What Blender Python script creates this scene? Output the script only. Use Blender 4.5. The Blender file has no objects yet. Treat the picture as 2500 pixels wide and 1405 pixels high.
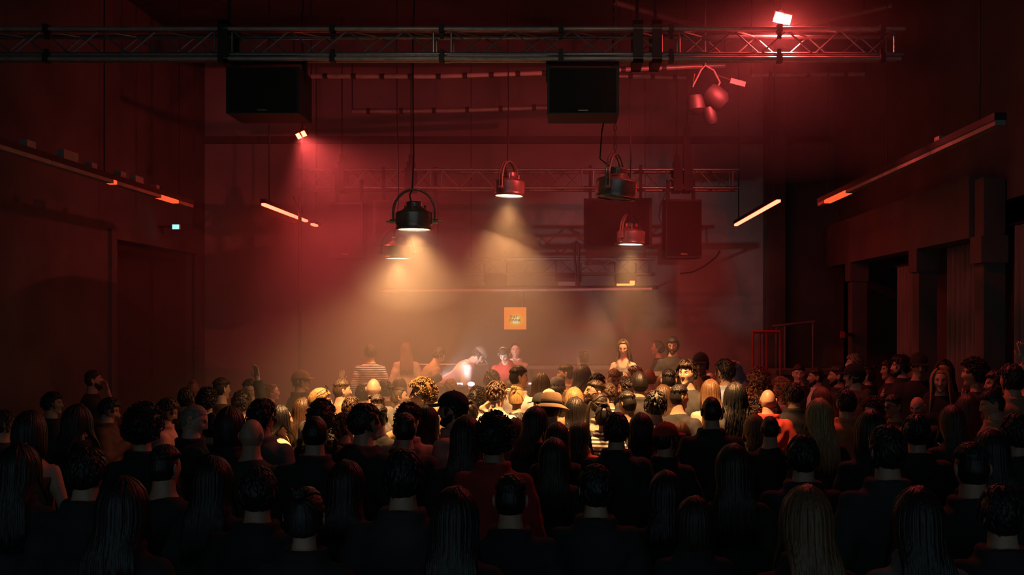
import bpy, math, random
import numpy as np
from mathutils import Vector, Matrix, Euler

scene = bpy.context.scene
C = scene.collection
PI = math.pi

# ---------------------------------------------------------------- camera
FPX, VPX, VPY, CAMH = 2400.0, 1380.0, 785.0, 2.35
cam_data = bpy.data.cameras.new('camera')
cam_data.sensor_width = 36.0
cam_data.lens = 36.0 * FPX / 2500.0
cam_data.shift_x = -(VPX - 1250.0) / 2500.0
cam_data.shift_y = (VPY - 702.5) / 2500.0
cam_data.clip_end = 200
cam = bpy.data.objects.new('camera', cam_data)
cam.location = (0, 0, CAMH)
cam.rotation_euler = (PI / 2, 0, 0)
C.objects.link(cam)
scene.camera = cam

# ---------------------------------------------------------------- world, exposure
world = bpy.data.worlds.new('world')
scene.world = world
world.use_nodes = True
world.node_tree.nodes['Background'].inputs[0].default_value = (0.55, 0.85, 1.0, 1)
world.node_tree.nodes['Background'].inputs[1].default_value = 0.15
vs = scene.view_settings
vs.view_transform = 'Standard'
vs.look = 'None'
vs.exposure = 0.28
vs.gamma = 1.0
vs.use_curve_mapping = False
cy = scene.cycles
cy.max_bounces = 3
cy.diffuse_bounces = 2
cy.glossy_bounces = 1
cy.transmission_bounces = 2
cy.transparent_max_bounces = 4
cy.volume_bounces = 0
cy.use_adaptive_sampling = True
cy.adaptive_threshold = 0.03
cy.sample_clamp_indirect = 3.0
cy.caustics_reflective = False
cy.caustics_refractive = False
cy.use_denoising = True

# light levels of the lamps, all tuned here
L_LAMP = dict(A=180.0, B=165.0, C=430.0, D=420.0, F=2900.0, G=3300.0)
WARM = (1.0, 0.48, 0.17)
RED = (1.0, 0.085, 0.080)
L_FLOOD_FRONT = 1500.0
L_FLOOD_SPILL = 400.0
L_FLOOD_LEFT = 620.0
L_BOOTH = 120.0
E_TUBE = (16.0, 0.62, 0.30)
HAZE = (0.048, 0.092)

# ---------------------------------------------------------------- helpers
def W(px, py, d):
    """photo pixel at depth d (metres in front of the camera) -> world point"""
    return Vector(((px - VPX) * d / FPX, d, CAMH + (VPY - py) * d / FPX))

def link(o, parent=None):
    C.objects.link(o)
    if parent is not None:
        o.parent = parent
    return o

def tag(o, label=None, cat=None, group=None, kind=None):
    if label: o['label'] = label
    if cat: o['category'] = cat
    if group: o['group'] = group
    if kind: o['kind'] = kind
    return o

def thing(name, label, cat, loc=(0, 0, 0), rotz=0.0, group=None, kind=None):
    o = bpy.data.objects.new(name, None)
    o.empty_display_size = 0.1
    o.location = loc
    o.rotation_euler = (0, 0, rotz)
    link(o)
    return tag(o, label, cat, group, kind)

class MB:
    """collects simple solids into one mesh"""
    def __init__(s):
        s.v, s.f, s.m = [], [], []
    def add(s, verts, faces, mi=0, mat=None):
        n = len(s.v)
        if mat is not None:
            verts = [mat @ Vector(p) for p in verts]
        s.v += [tuple(p) for p in verts]
        s.f += [tuple(i + n for i in f) for f in faces]
        s.m += [mi] * len(faces)
        return s
    def box(s, c, d, mi=0, rot=None):
        x, y, z = d[0] / 2, d[1] / 2, d[2] / 2
        vs_ = [(-x, -y, -z), (x, -y, -z), (x, y, -z), (-x, y, -z), (-x, -y, z), (x, -y, z), (x, y, z), (-x, y, z)]
        m = Matrix.Translation(c)
        if rot: m = m @ Euler(rot).to_matrix().to_4x4()
        return s.add(vs_, [(0, 3, 2, 1), (4, 5, 6, 7), (0, 1, 5, 4), (1, 2, 6, 5), (2, 3, 7, 6), (3, 0, 4, 7)], mi, m)
    def bbox(s, lo, hi, mi=0):
        return s.box([(a + b) / 2 for a, b in zip(lo, hi)], [abs(b - a) for a, b in zip(lo, hi)], mi)
    def tube(s, pts, r, n=8, mi=0, cap=True):
        pts = [Vector(p) for p in pts]
        rs = r if isinstance(r, (list, tuple)) else [r] * len(pts)
        base = len(s.v)
        up = None
        for i, p in enumerate(pts):
            t = (pts[min(i + 1, len(pts) - 1)] - pts[max(i - 1, 0)]).normalized()
            if up is None:
                up = Vector((0, 0, 1)) if abs(t.z) < 0.9 else Vector((0, 1, 0))
            a = t.cross(up).normalized()
            b = a.cross(t).normalized()
            up = b
            for k in range(n):
                q = 2 * PI * k / n
                s.v.append(tuple(p + a * (rs[i] * math.cos(q)) + b * (rs[i] * math.sin(q))))
        for i in range(len(pts) - 1):
            for k in range(n):
                k2 = (k + 1) % n
                s.f.append((base + i * n + k, base + i * n + k2, base + (i + 1) * n + k2, base + (i + 1) * n + k)); s.m.append(mi)
        if cap:
            s.f.append(tuple(base + k for k in range(n))[::-1]); s.m.append(mi)
            e = base + (len(pts) - 1) * n
            s.f.append(tuple(e + k for k in range(n))); s.m.append(mi)
        return s
    def lathe(s, prof, n=32, mi=0, mat=None):
        base = []
        faces = []
        for (r, z) in prof:
            for k in range(n):
                q = 2 * PI * k / n
                base.append((r * math.cos(q), r * math.sin(q), z))
        for i in range(len(prof) - 1):
            for k in range(n):
                k2 = (k + 1) % n
                faces.append((i * n + k, i * n + k2, (i + 1) * n + k2, (i + 1) * n + k))
        return s.add(base, faces, mi, mat)
    def ball(s, c, r, nu=12, nv=8, mi=0):
        rx, ry, rz = r if isinstance(r, (tuple, list)) else (r, r, r)
        vs_, fs = [], []
        for j in range(nv + 1):
            th = PI * j / nv
            for i in range(nu):
                ph = 2 * PI * i / nu
                vs_.append((c[0] + rx * math.sin(th) * math.cos(ph), c[1] + ry * math.sin(th) * math.sin(ph), c[2] + rz * math.cos(th)))
        for j in range(nv):
            for i in range(nu):
                i2 = (i + 1) % nu
                fs.append((j * nu + i, (j + 1) * nu + i, (j + 1) * nu + i2, j * nu + i2))
        return s.add(vs_, fs, mi)
    def mesh(s, name, mats=(), smooth=False):
        me = bpy.data.meshes.new(name)
        me.from_pydata(s.v, [], s.f)
        for m in (mats if isinstance(mats, (list, tuple)) else [mats]):
            me.materials.append(m)
        if any(s.m):
            me.polygons.foreach_set('material_index', s.m)
        if smooth:
            me.polygons.foreach_set('use_smooth', [True] * len(s.f))
            if smooth != 'full':
                me.set_sharp_from_angle(angle=math.radians(40))
        me.update()
        return me
    def build(s, name, mats, parent=None, smooth=False):
        return link(bpy.data.objects.new(name, s.mesh(name, mats, smooth)), parent)

# ---------------------------------------------------------------- materials
def nodes(name):
    m = bpy.data.materials.new(name)
    m.use_nodes = True
    return m, m.node_tree, m.node_tree.nodes['Principled BSDF']

def mat(name, col, rough=0.6, metal=0.0, var=0.25, scale=6.0, bump=0.0, bscale=40.0, col2=None, stretch=None):
    m, nt, b = nodes(name)
    tc = nt.nodes.new('ShaderNodeTexCoord')
    src = tc.outputs['Object']
    if stretch:
        mp = nt.nodes.new('ShaderNodeMapping'); mp.inputs['Scale'].default_value = stretch
        nt.links.new(src, mp.inputs[0]); src = mp.outputs[0]
    nz = nt.nodes.new('ShaderNodeTexNoise'); nz.inputs['Scale'].default_value = scale; nz.inputs['Detail'].default_value = 5
    nt.links.new(src, nz.inputs['Vector'])
    rp = nt.nodes.new('ShaderNodeValToRGB')
    c2 = col2 or tuple(c * (1 - var) for c in col)
    rp.color_ramp.elements[0].position = 0.3; rp.color_ramp.elements[1].position = 0.7
    rp.color_ramp.elements[0].color = (*c2, 1); rp.color_ramp.elements[1].color = (*col, 1)
    nt.links.new(nz.outputs['Fac'], rp.inputs[0]); nt.links.new(rp.outputs[0], b.inputs['Base Color'])
    b.inputs['Roughness'].default_value = rough
    b.inputs['Metallic'].default_value = metal
    if bump:
        n2 = nt.nodes.new('ShaderNodeTexNoise'); n2.inputs['Scale'].default_value = bscale; n2.inputs['Detail'].default_value = 4
        nt.links.new(src, n2.inputs['Vector'])
        bp = nt.nodes.new('ShaderNodeBump'); bp.inputs['Strength'].default_value = bump; bp.inputs['Distance'].default_value = 0.02
        nt.links.new(n2.outputs['Fac'], bp.inputs['Height']); nt.links.new(bp.outputs[0], b.inputs['Normal'])
    return m

def emit(name, col, strength=1.0):
    m = bpy.data.materials.new(name); m.use_nodes = True
    nt = m.node_tree
    nt.nodes.remove(nt.nodes['Principled BSDF'])
    e = nt.nodes.new('ShaderNodeEmission')
    e.inputs[0].default_value = (*col, 1); e.inputs[1].default_value = strength
    nt.links.new(e.outputs[0], nt.nodes['Material Output'].inputs[0])
    return m

M = {}
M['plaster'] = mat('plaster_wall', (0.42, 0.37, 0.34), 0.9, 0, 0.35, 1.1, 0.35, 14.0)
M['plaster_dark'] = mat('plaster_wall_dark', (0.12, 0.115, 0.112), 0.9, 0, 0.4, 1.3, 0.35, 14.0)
M['concrete'] = mat('concrete_floor', (0.07, 0.065, 0.06), 0.6, 0, 0.5, 2.5, 0.2, 30.0)
M['ceiling'] = mat('roof_board', (0.09, 0.08, 0.075), 0.9, 0, 0.4, 1.2, 0.3, 8.0)
M['steel_beam'] = mat('painted_steel', (0.16, 0.14, 0.13), 0.55, 0.2, 0.4, 4.0, 0.15, 30.0)
M['alu'] = mat('truss_aluminium', (0.40, 0.38, 0.36), 0.35, 0.65, 0.25, 25.0)
M['black'] = mat('black_paint', (0.016, 0.016, 0.017), 0.55, 0, 0.4, 30.0, 0.15, 200.0)
M['grille'] = mat('speaker_grille', (0.010, 0.010, 0.011), 0.7, 0.2, 0.4, 120.0, 0.4, 350.0)
M['chrome'] = mat('lamp_metal', (0.40, 0.33, 0.29), 0.32, 0.7, 0.45, 9.0, 0.1, 60.0)
M['cable'] = mat('cable_rubber', (0.012, 0.011, 0.011), 0.5, 0, 0.3, 20.0)
M['pipe'] = mat('galvanised_pipe', (0.55, 0.50, 0.46), 0.4, 0.4, 0.35, 7.0)
M['rail'] = mat('grey_rail', (0.42, 0.36, 0.33), 0.5, 0.3, 0.3, 5.0)
M['wood'] = mat('dark_wood', (0.06, 0.035, 0.02), 0.6, 0, 0.5, 4.0, 0.2, 30.0, stretch=(1, 8, 1))
M['stage'] = mat('stage_board', (0.03, 0.028, 0.027), 0.6, 0, 0.4, 5.0, 0.1, 40.0)
M['curtain'] = mat('heavy_curtain', (0.22, 0.20, 0.19), 0.9, 0, 0.3, 6.0, 0.25, 60.0, stretch=(3, 3, 0.3))
M['red_paint'] = mat('red_paint', (0.45, 0.03, 0.02), 0.5, 0, 0.3, 9.0)
M['white_plastic'] = mat('white_plastic', (0.75, 0.74, 0.72), 0.4, 0, 0.1, 9.0)
M['lens'] = emit('hot_lens', (1.0, 0.80, 0.48), 7.0)
M['dull_lens'] = mat('unlit_lens', (0.35, 0.30, 0.22), 0.15, 0.0, 0.2)
M['tube'] = emit('red_led_tube', E_TUBE, 1.0)
M['flood_led'] = emit('red_flood_led', (220.0, 13.0, 6.5), 1.0)
M['flood_led_small'] = emit('red_flood_led_small', (40.0, 2.0, 0.6), 1.0)
M['orange_panel'] = emit('orange_panel', (1.1, 0.10, 0.03), 1.0)
M['orange_led'] = emit('orange_led', (14.0, 0.55, 0.14), 1.0)
M['exit'] = emit('exit_green', (0.45, 1.9, 1.25), 1.0)
M['console_light'] = emit('console_display', (0.75, 0.85, 1.0), 1.3)

# ---------------------------------------------------------------- the room
XL, XR, YB, ZC, Y0 = -6.6, 4.9, 18.0, 7.2, -3.0
def slab(name, lo, hi, m):
    o = MB().bbox(lo, hi).build(name, m)
    return tag(o, kind='structure')
tag(slab('floor', (XL - 0.3, Y0, -0.2), (XR + 0.3, YB + 0.3, 0.0), M['concrete']), 'dark concrete dance floor under the crowd', 'floor')
tag(slab('ceiling', (XL - 0.3, Y0, ZC), (XR + 0.3, YB + 0.3, ZC + 0.2), M['ceiling']), 'dark board ceiling of the hall', 'ceiling')
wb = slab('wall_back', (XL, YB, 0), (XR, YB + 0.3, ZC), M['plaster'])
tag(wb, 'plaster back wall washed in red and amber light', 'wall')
tag(slab('wall_side', (3.92, YB - 0.12, 0), (XR, YB, ZC), M['plaster_dark']), 'dark wall panel right of the back pier', 'wall')  # darker plaster piece set in front of the back wall
# left wall with a doorway recess, built from solid pieces
wl = MB()
dz = 3.55
d0, d1 = 14.35, 17.5
wl.bbox((XL - 0.3, Y0, 0), (XL, d0, ZC)).bbox((XL - 0.3, d1, 0), (XL, YB, ZC)).bbox((XL - 0.3, d0, dz), (XL, d1, ZC))
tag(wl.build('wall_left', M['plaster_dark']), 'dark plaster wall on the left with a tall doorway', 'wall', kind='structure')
dm = MB().bbox((XL - 0.26, d0, 0), (XL - 0.16, d1, dz))
door = tag(dm.build('door_1', M['wood']), 'tall dark double door under the green exit sign', 'door', kind='structure')
for k in range(2):
    for z0, z1 in ((0.15, 1.25), (1.4, 2.3), (2.45, 3.4)):
        y0 = d0 + 0.12 + k * 1.56
        MB().bbox((XL - 0.16, y0, z0), (XL - 0.12, y0 + 1.35, z1)).build('door_panel', M['wood'], door)
fr = MB().bbox((XL - 0.05, d0 - 0.16, 0), (XL + 0.06, d0, dz + 0.14)).bbox((XL - 0.05, d1, 0), (XL + 0.06, d1 + 0.16, dz + 0.14)).bbox((XL - 0.05, d0, dz), (XL + 0.06, d1, dz + 0.14))
tag(fr.build('trim_1', M['plaster_dark']), 'raised plaster surround of the tall doorway', 'door frame', kind='structure')
# right wall with openings closed by dark doors behind curtains
wr = MB()
wr.bbox((XR, 9.3, 0), (XR + 1.0, 9.6, 3.6)).bbox((XR, 17.0, 0), (XR + 1.0, 17.3, 3.6)).bbox((XR, 9.3, 3.55), (XR + 1.0, 17.3, 3.7)).bbox((XR, 9.3, -0.2), (XR + 1.0, 17.3, 0))
wr.bbox((XR, Y0, 0), (XR + 0.3, 9.6, ZC)).bbox((XR, 17.0, 0), (XR + 0.3, YB, ZC)).bbox((XR, 9.6, 3.55), (XR + 0.3, 17.0, ZC))
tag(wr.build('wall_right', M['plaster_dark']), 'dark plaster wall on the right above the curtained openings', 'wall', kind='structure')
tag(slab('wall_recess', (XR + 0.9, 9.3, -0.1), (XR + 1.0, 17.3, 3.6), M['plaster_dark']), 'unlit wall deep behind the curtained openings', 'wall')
# cornices and posts
tag(slab('trim_2', (XL, YB - 0.12, 5.60), (XR, YB, 5.72), M['plaster_dark']), 'thin dark ledge running along the back wall', 'ledge')
tag(slab('trim_3', (XR - 0.3, 11.2, 3.30), (XR, 17.3, 4.02), M['plaster_dark']), 'deep downstand beam along the right wall', 'beam')
for i, y in enumerate((15.9, 12.9, 10.9)):
    p = MB().bbox((XR - 0.26, y, 0), (XR - 0.02, y + 0.24, 3.95)).bbox((XR - 0.30, y - 0.03, 0), (XR, y + 0.27, 0.25)).bbox((XR - 0.30, y - 0.03, 3.0), (XR, y + 0.27, 3.3))
    tag(p.build('pillar', M['plaster_dark']), ['square pillar at the far end of the right wall', 'middle square pillar of the right wall', 'nearest square pillar of the right wall'][i], 'pillar', kind='structure')
tag(slab('pillar', (3.62, YB - 0.5, 0), (3.92, YB, ZC), M['plaster_dark']), 'tall dark pier standing against the back wall at right', 'pillar')
# roof beams and bracing
for i, (y, z) in enumerate(((6.2, 6.9), (9.4, 6.8), (12.6, 6.75), (15.6, 6.7))):
    b = MB().bbox((XL, y - 0.09, z - 0.16), (XR, y + 0.09, z - 0.13)).bbox((XL, y - 0.09, z + 0.13), (XR, y + 0.09, z + 0.16)).bbox((XL, y - 0.015, z - 0.13), (XR, y + 0.015, z + 0.13))
    tag(b.build('roof_beam', M['steel_beam']), ['nearest steel roof beam crossing the ceiling', 'steel roof beam above the front truss', 'steel roof beam above the pendant lamps', 'farthest steel roof beam before the back wall'][i], 'beam', kind='structure')
for i, (x0, y0, x1, y1, z) in enumerate(((1.4, 9.4, 4.6, 12.6, 6.55), (4.6, 9.4, 1.4, 12.6, 6.5), (0.6, 12.6, 4.2, 15.6, 6.45), (4.2, 12.6, 0.8, 15.6, 6.4), (-5.0, 9.4, -1.8, 12.6, 6.55), (-0.6, 6.2, -4.0, 9.4, 6.6))):
    b = MB().tube([(x0, y0, z), (x1, y1, z)], 0.035, 6)
    tag(b.build('roof_brace', M['steel_beam']), 'slim diagonal steel brace under the roof', 'brace', group='diagonal roof braces', kind='structure')

# ---------------------------------------------------------------- trusses
def truss(label, x0, x1, y, ztop, h, joints, bay, rc=0.022, rb=0.010, x_offsets=0.0):
    """box truss along X; four chords, zig-zag braces on the faces, upright bars at joints"""
    t = thing('box_truss', label, 'truss', (x0, y, ztop - h))
    L = x1 - x0
    ch = MB().tube([(0, 0, 0), (L, 0, 0)], rc, 10).mesh('chord', M['alu'], True)
    for yy in (0, h):
        for zz in (0, h):
            o = link(bpy.data.objects.new('chord', ch), t); o.location = (0, yy, zz)
    ends = [0.0] + [j - x0 for j in joints] + [L]
    brs = {}
    def brace(p, q):
        d = Vector(q) - Vector(p)
        key = tuple(round(c, 3) for c in d)
        if key not in brs:
            brs[key] = MB().tube([(0, 0, 0), d], rb, 6).mesh('brace', M['alu'], True)
        o = link(bpy.data.objects.new('brace', brs[key]), t); o.location = p
    up = MB().tube([(0, 0, 0), (0, 0, h)], rb, 6).mesh('upright', M['alu'], True)
    cp = MB().tube([(-0.05, 0, 0), (0.05, 0, 0)], rc + 0.008, 10).mesh('coupler', M['chrome'], True)
    for a, b in zip(ends[:-1], ends[1:]):
        a2, b2 = a + 0.09, b - 0.09
        for xx in (a2, b2):
            for yy in (0, h):
                o = link(bpy.data.objects.new('upright', up), t); o.location = (xx, yy, 0)
        n = max(2, int(round((b2 - a2) / bay)))
        st = (b2 - a2) / n
        for k in range(n):
            p, q = a2 + k * st, a2 + (k + 1) * st
            za, zb = (0, h) if k % 2 == 0 else (h, 0)
            brace((p, 0, zb), (q, 0, za))
            brace((p, h, za), (q, h, zb))
            if k % 2 == 0:
                brace((p, 0, 0), (q, h, 0)); brace((p, 0, h), (q, h, h))
    for j in joints:
        for yy in (0, h):
            for zz in (0, h):
                o = link(bpy.data.objects.new('coupler', cp), t); o.location = (j - x0, yy, zz)
    return t

FT = 10.0   # depth of the front truss
fx0, fx1 = W(-60, 0, FT).x, W(2205, 0, FT).x
fz = W(0, 74, FT).z
truss('aluminium box truss spanning the hall nearest the camera', fx0, fx1, FT, fz, 0.245,
      [W(545, 0, FT).x, W(1080, 0, FT).x, W(1637, 0, FT).x], 0.29)
for py, px0, px1, lab in ((70, -60, 2210, 'long steel pipe clamped along the top of the front truss'), (143, -60, 2200, 'long steel pipe hung below the front truss')):
    a, b = W(px0, py, FT - 0.06), W(px1, py, FT - 0.06)
    p = thing('rigging_pipe', lab, 'pipe', a)
    MB().tube([(0, 0, 0), (b.x - a.x, 0, 0)], 0.021, 10).build('tube', M['pipe'], p, True)
    cm = MB().bbox((-0.025, -0.035, -0.04), (0.025, 0.05, 0.04)).bbox((-0.02, 0.0, -0.10 if py < 100 else 0.03), (0.02, 0.03, -0.03 if py < 100 else 0.10)).mesh('clamp', M['black'])
    for q in (120, 545, 815, 1080, 1370, 1637, 1900, 2150):
        o = link(bpy.data.objects.new('clamp', cm), p); o.location = (W(q, 0, FT).x - a.x, 0, 0)
# black chain hoists / motors holding the front truss
for i, px in enumerate((560, 1555, 1600)):
    a = W(px, 110, FT + 0.12)
    h = thing('chain_hoist', ['black strap hoist on the front truss at left', 'left of two black straps on the front truss', 'right of two black straps on the front truss'][i], 'hoist', (a.x, a.y, fz - 0.34))
    MB().bbox((-0.05, -0.20, 0), (0.05, -0.15, 0.42)).bbox((-0.05, 0.15, 0), (0.05, 0.2, 0.42)).bbox((-0.05, -0.2, 0), (0.05, 0.2, 0.05)).bbox((-0.05, -0.2, 0.38), (0.05, 0.2, 0.43)).build('sling', M['black'], h)
    MB().tube([(0, 0, 0.42), (0, 0, ZC - fz + 0.34)], 0.018, 8).build('chain', M['black'], h)

RT = 15.5
rx0, rx1 = W(722, 0, RT).x, W(1803, 0, RT).x
rz = W(0, 414, RT).z
truss('smaller aluminium box truss near the back wall carrying loudspeakers', rx0, rx1, RT, rz, 0.29,
      [W(1065, 0, RT).x, W(1435, 0, RT).x], 0.27, 0.024, 0.010)
for i, px in enumerate((830, 1000, 1655, 1680)):
    a = W(px, 430, RT)
    h = thing('chain_hoist', ['black hoist above the hazy left loudspeaker', 'black hoist on the back truss behind the front lamp', 'stubby black clamp above the narrow right loudspeaker', 'long black hoist body at the right end of the back truss'][i], 'hoist', (a.x, RT + 0.145, rz - 0.34))
    MB().bbox((-0.07, -0.2, 0.0), (0.07, 0.2, 0.36)).build('clamp_body', M['black'], h)
    top = 0.36 + (0.55 if i == 3 else 0.12)
    MB().bbox((-0.06, -0.06, 0.36), (0.06, 0.06, top)).bbox((-0.035, -0.035, top), (0.035, 0.035, top + 0.12)).build('motor', M['black'], h)
    MB().tube([(0, 0, top), (0, 0, ZC - rz + 0.34)], 0.010, 6).build('chain', M['black'], h)

# ---------------------------------------------------------------- loudspeakers
def speaker(label, px0, px1, py0, py1, d, depth, arm_top, arms, taper=0.0, yaw=0.0, bracket=False):
    a, b = W(px0, py1, d), W(px1, py0, d)
    w, h = b.x - a.x, b.z - a.z
    s = thing('loudspeaker', label, 'loudspeaker', ((a.x + b.x) / 2, d, a.z), yaw)
    cab = MB()
    x, y = w / 2, depth / 2
    t = taper * w
    cab.add([(-x, -y, 0), (x, -y, 0), (x, y * 0.3, 0), (x - t, y, 0), (-x + t, y, 0), (-x, y * 0.3, 0),
             (-x, -y, h), (x, -y, h), (x, y * 0.3, h), (x - t, y, h), (-x + t, y, h), (-x, y * 0.3, h)],
            [(5, 4, 3, 2, 1, 0), (6, 7, 8, 9, 10, 11), (0, 1, 7, 6), (1, 2, 8, 7), (2, 3, 9, 8), (3, 4, 10, 9), (4, 5, 11, 10), (5, 0, 6, 11)])
    cab.build('cabinet', M['black'], s)
    MB().bbox((-x * 0.92, -y - 0.012, h * 0.04), (x * 0.92, -y, h * 0.96)).build('grille', M['grille'], s)
    MB().bbox((-0.05, -y - 0.018, h * 0.05), (0.05, -y - 0.012, h * 0.075)).build('badge', M['chrome'], s)
    top = W(0, arm_top, d).z - a.z
    for ax in arms:
        MB().bbox((ax * x - 0.022, -0.03, h - 0.1), (ax * x + 0.022, 0.03, top)).build('bracket_arm', M['black'], s)
    if bracket:
        MB().bbox((-x, -0.03, top - 0.03), (x, 0.03, top)).build('bracket_bar', M['black'], s)
    MB().bbox((-x * 0.5, y - 0.01, h * 0.3), (x * 0.5, y + 0.006, h * 0.5)).build('connector_plate', M['black'], s)
    return s
speaker('wide black loudspeaker hung from the front truss at right of centre', 1337, 1508, 178, 290, FT + 0.2, 0.5, 152, (-0.98, 0.98), bracket=True)
speaker('wide black loudspeaker lost in the dark on the left of the front truss', 572, 746, 178, 289, FT + 0.2, 0.5, 152, (-0.98, 0.98), bracket=True)
speaker('narrow black loudspeaker hung upright at the right of the back truss', 1618, 1706, 491, 632, RT, 0.45, 440, (-0.72, 0.72), 0.2, 0.10)
speaker('big square black loudspeaker behind the small pendant lamp', 1427, 1590, 490, 607, RT + 0.01, 0.6, 404, (-0.83, 0.68), 0.12, -0.06)
speaker('narrow loudspeaker dimmed by haze at the left of the back truss', 812, 895, 498, 632, RT, 0.45, 440, (-0.72, 0.72), 0.2, -0.08)
speaker('wide loudspeaker behind the brightest pendant lamp', 918, 1070, 494, 600, RT + 0.01, 0.6, 408, (-0.75, 0.9), 0.12, 0.05)

# ---------------------------------------------------------------- pendant lamps
def pendant(key, label, px, py, d, ring, tilt=(0.0, 0.0), power=300.0, chain=False, spot=105.0, yoke_rot=0.0, cap=1.0, pos=None):
    """px, py = centre of the lens ring in the photo; ring = lens diameter in metres"""
    c = Vector(pos) if pos else W(px, py, d)
    r = ring / 2
    p = thing('pendant_lamp', label, 'lamp', c)
    tl = Matrix.Rotation(tilt[0], 4, 'X') @ Matrix.Rotation(tilt[1], 4, 'Y')
    body = MB()
    body.lathe([(r * 1.06, 0.0), (r * 1.12, 0.015), (r * 1.10, 0.03), (r * 1.14, 0.05), (r * 1.14, r * 0.95), (r * 1.08, r * 1.02), (r * 0.80, r * 1.12),
                (r * 0.55, r * 1.32), (r * 0.50, r * 1.36), (r * 0.50, r * 1.62 * cap), (r * 0.44, r * 1.68 * cap), (0.001, r * 1.70 * cap)], 36)
    o = body.build('housing', M['chrome'], p, True); o.matrix_local = tl
    rg = MB().lathe([(r * 0.98, 0.012), (r * 1.0, -0.012), (r * 1.10, -0.012), (r * 1.14, 0.01), (r * 1.08, 0.02)], 36).build('rim', M['chrome'], p, True); rg.matrix_local = tl
    ln = MB().lathe([(0.0005, 0.004), (r * 0.5, 0.003), (r * 0.99, 0.0)], 32).build('lens', M['lens'] if power else M['dull_lens'], p, True); ln.matrix_local = tl
    for k in range(3):
        q = 2.1 * k + 0.5
        f = MB().tube([(r * 0.72 * math.cos(q), r * 0.72 * math.sin(q), r * 1.1), (r * 0.72 * math.cos(q), r * 0.72 * math.sin(q), r * 1.5)], 0.012, 8).build('knob', M['chrome'], p, True); f.matrix_local = tl
    yk = Matrix.Rotation(yoke_rot, 4, 'Z')
    R = r * 1.30
    for off in (-0.018, 0.018):
        pts = [(-R, off, r * 0.45)] + [(-R * math.cos(a), off, r * 1.0 + r * 1.45 * math.sin(a)) for a in [PI * i / 18 for i in range(19)]] + [(R, off, r * 0.45)]
        y = MB().tube(pts, 0.011, 8).build('yoke_tube', M['chrome'], p, True); y.matrix_local = yk
    for sx in (-1, 1):
        k = MB().tube([(sx * (R - 0.04), 0, r * 0.45), (sx * (R + 0.035), 0, r * 0.45)], 0.024, 10).tube([(sx * (R + 0.035), 0, r * 0.45), (sx * (R + 0.075), 0, r * 0.45)], 0.010, 8)
        k = k.build('pivot_bolt', M['chrome'], p, True); k.matrix_local = yk
    topz = r * 2.45
    if chain:
        n = int((ZC - c.z - topz) / 0.05)
        li = MB()
        for i in range(n):
            a = (0.013, 0) if i % 2 else (0, 0.013)
            z0 = topz + i * 0.05
            li.tube([(a[0], a[1], z0), (a[0], a[1], z0 + 0.055)], 0.005, 5).tube([(-a[0], -a[1], z0), (-a[0], -a[1], z0 + 0.055)], 0.005, 5)
        li.build('hanging_chain', M['chrome'], p)
        pts = [(-0.02, 0.0, r * 1.6), (-0.16, 0.02, topz * 0.9), (-0.14, 0.02, topz + 0.25), (-0.03, 0.01, topz + 0.75), (0.01, 0, ZC - c.z)]
    else:
        rnd = random.Random(hash(px) % 97)
        pts = [(-0.03, 0, r * 1.66), (-0.05, 0.01, topz * 0.85), (-0.02, 0, topz)] + [(rnd.uniform(-0.02, 0.02), 0, topz + (ZC - c.z - topz) * t) for t in (0.1, 0.25, 0.45, 0.7, 1.0)]
    MB().tube(pts, 0.008, 6).build('power_cable', M['cable'], p, True)
    if not power: return p
    sp = bpy.data.lights.new('lamp_beam', 'SPOT')
    sp.energy = power; sp.color = WARM; sp.spot_size = math.radians(spot); sp.spot_blend = 0.95 if not pos else 0.5; sp.shadow_soft_size = r * 0.7
    so = link(bpy.data.objects.new('lamp_beam', sp), p)
    so.matrix_local = tl @ Matrix.Translation((0, 0, -0.06))
    return p
pendant('A', 'brightest pendant spotlight shining down through smoke left of centre', 1011, 559, 10.4, 0.34, (0.0, 0.0), L_LAMP['A'], spot=128)
pendant('B', 'pendant lamp half hidden in haze below the brightest one', 970, 630, 13.4, 0.335, (0.0, 0.0), L_LAMP['B'], spot=140)
pendant('C', 'pendant lamp hanging highest in the middle with an amber beam', 1243, 477, 12.0, 0.335, (0.0, 0.03), L_LAMP['C'], yoke_rot=1.15, spot=84)
pendant('D', 'small pendant lamp in front of the big square loudspeaker', 1540, 596, 13.2, 0.335, (0.0, 0.02), L_LAMP['D'], yoke_rot=0.9, spot=80)
pendant('E', 'switched-off pendant lamp hanging on a chain in red light', 1502, 484, 10.4, 0.38, (0.05, 0.10), 0.0, chain=True, yoke_rot=1.2)
# two unseen lamps added above the frame to light the middle of the crowd
pendant('F', 'unseen pendant lamp added high over the left half of the dance floor', 900, 0, 7.4, 0.34, (0.28, 0.06), L_LAMP['F'], spot=44, pos=(-1.6, 8.4, 5.4))
pendant('G', 'unseen pendant lamp added high over the right half of the dance floor', 1600, 0, 7.4, 0.34, (0.28, -0.04), L_LAMP['G'], spot=46, pos=(0.45, 8.4, 5.4))

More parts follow.
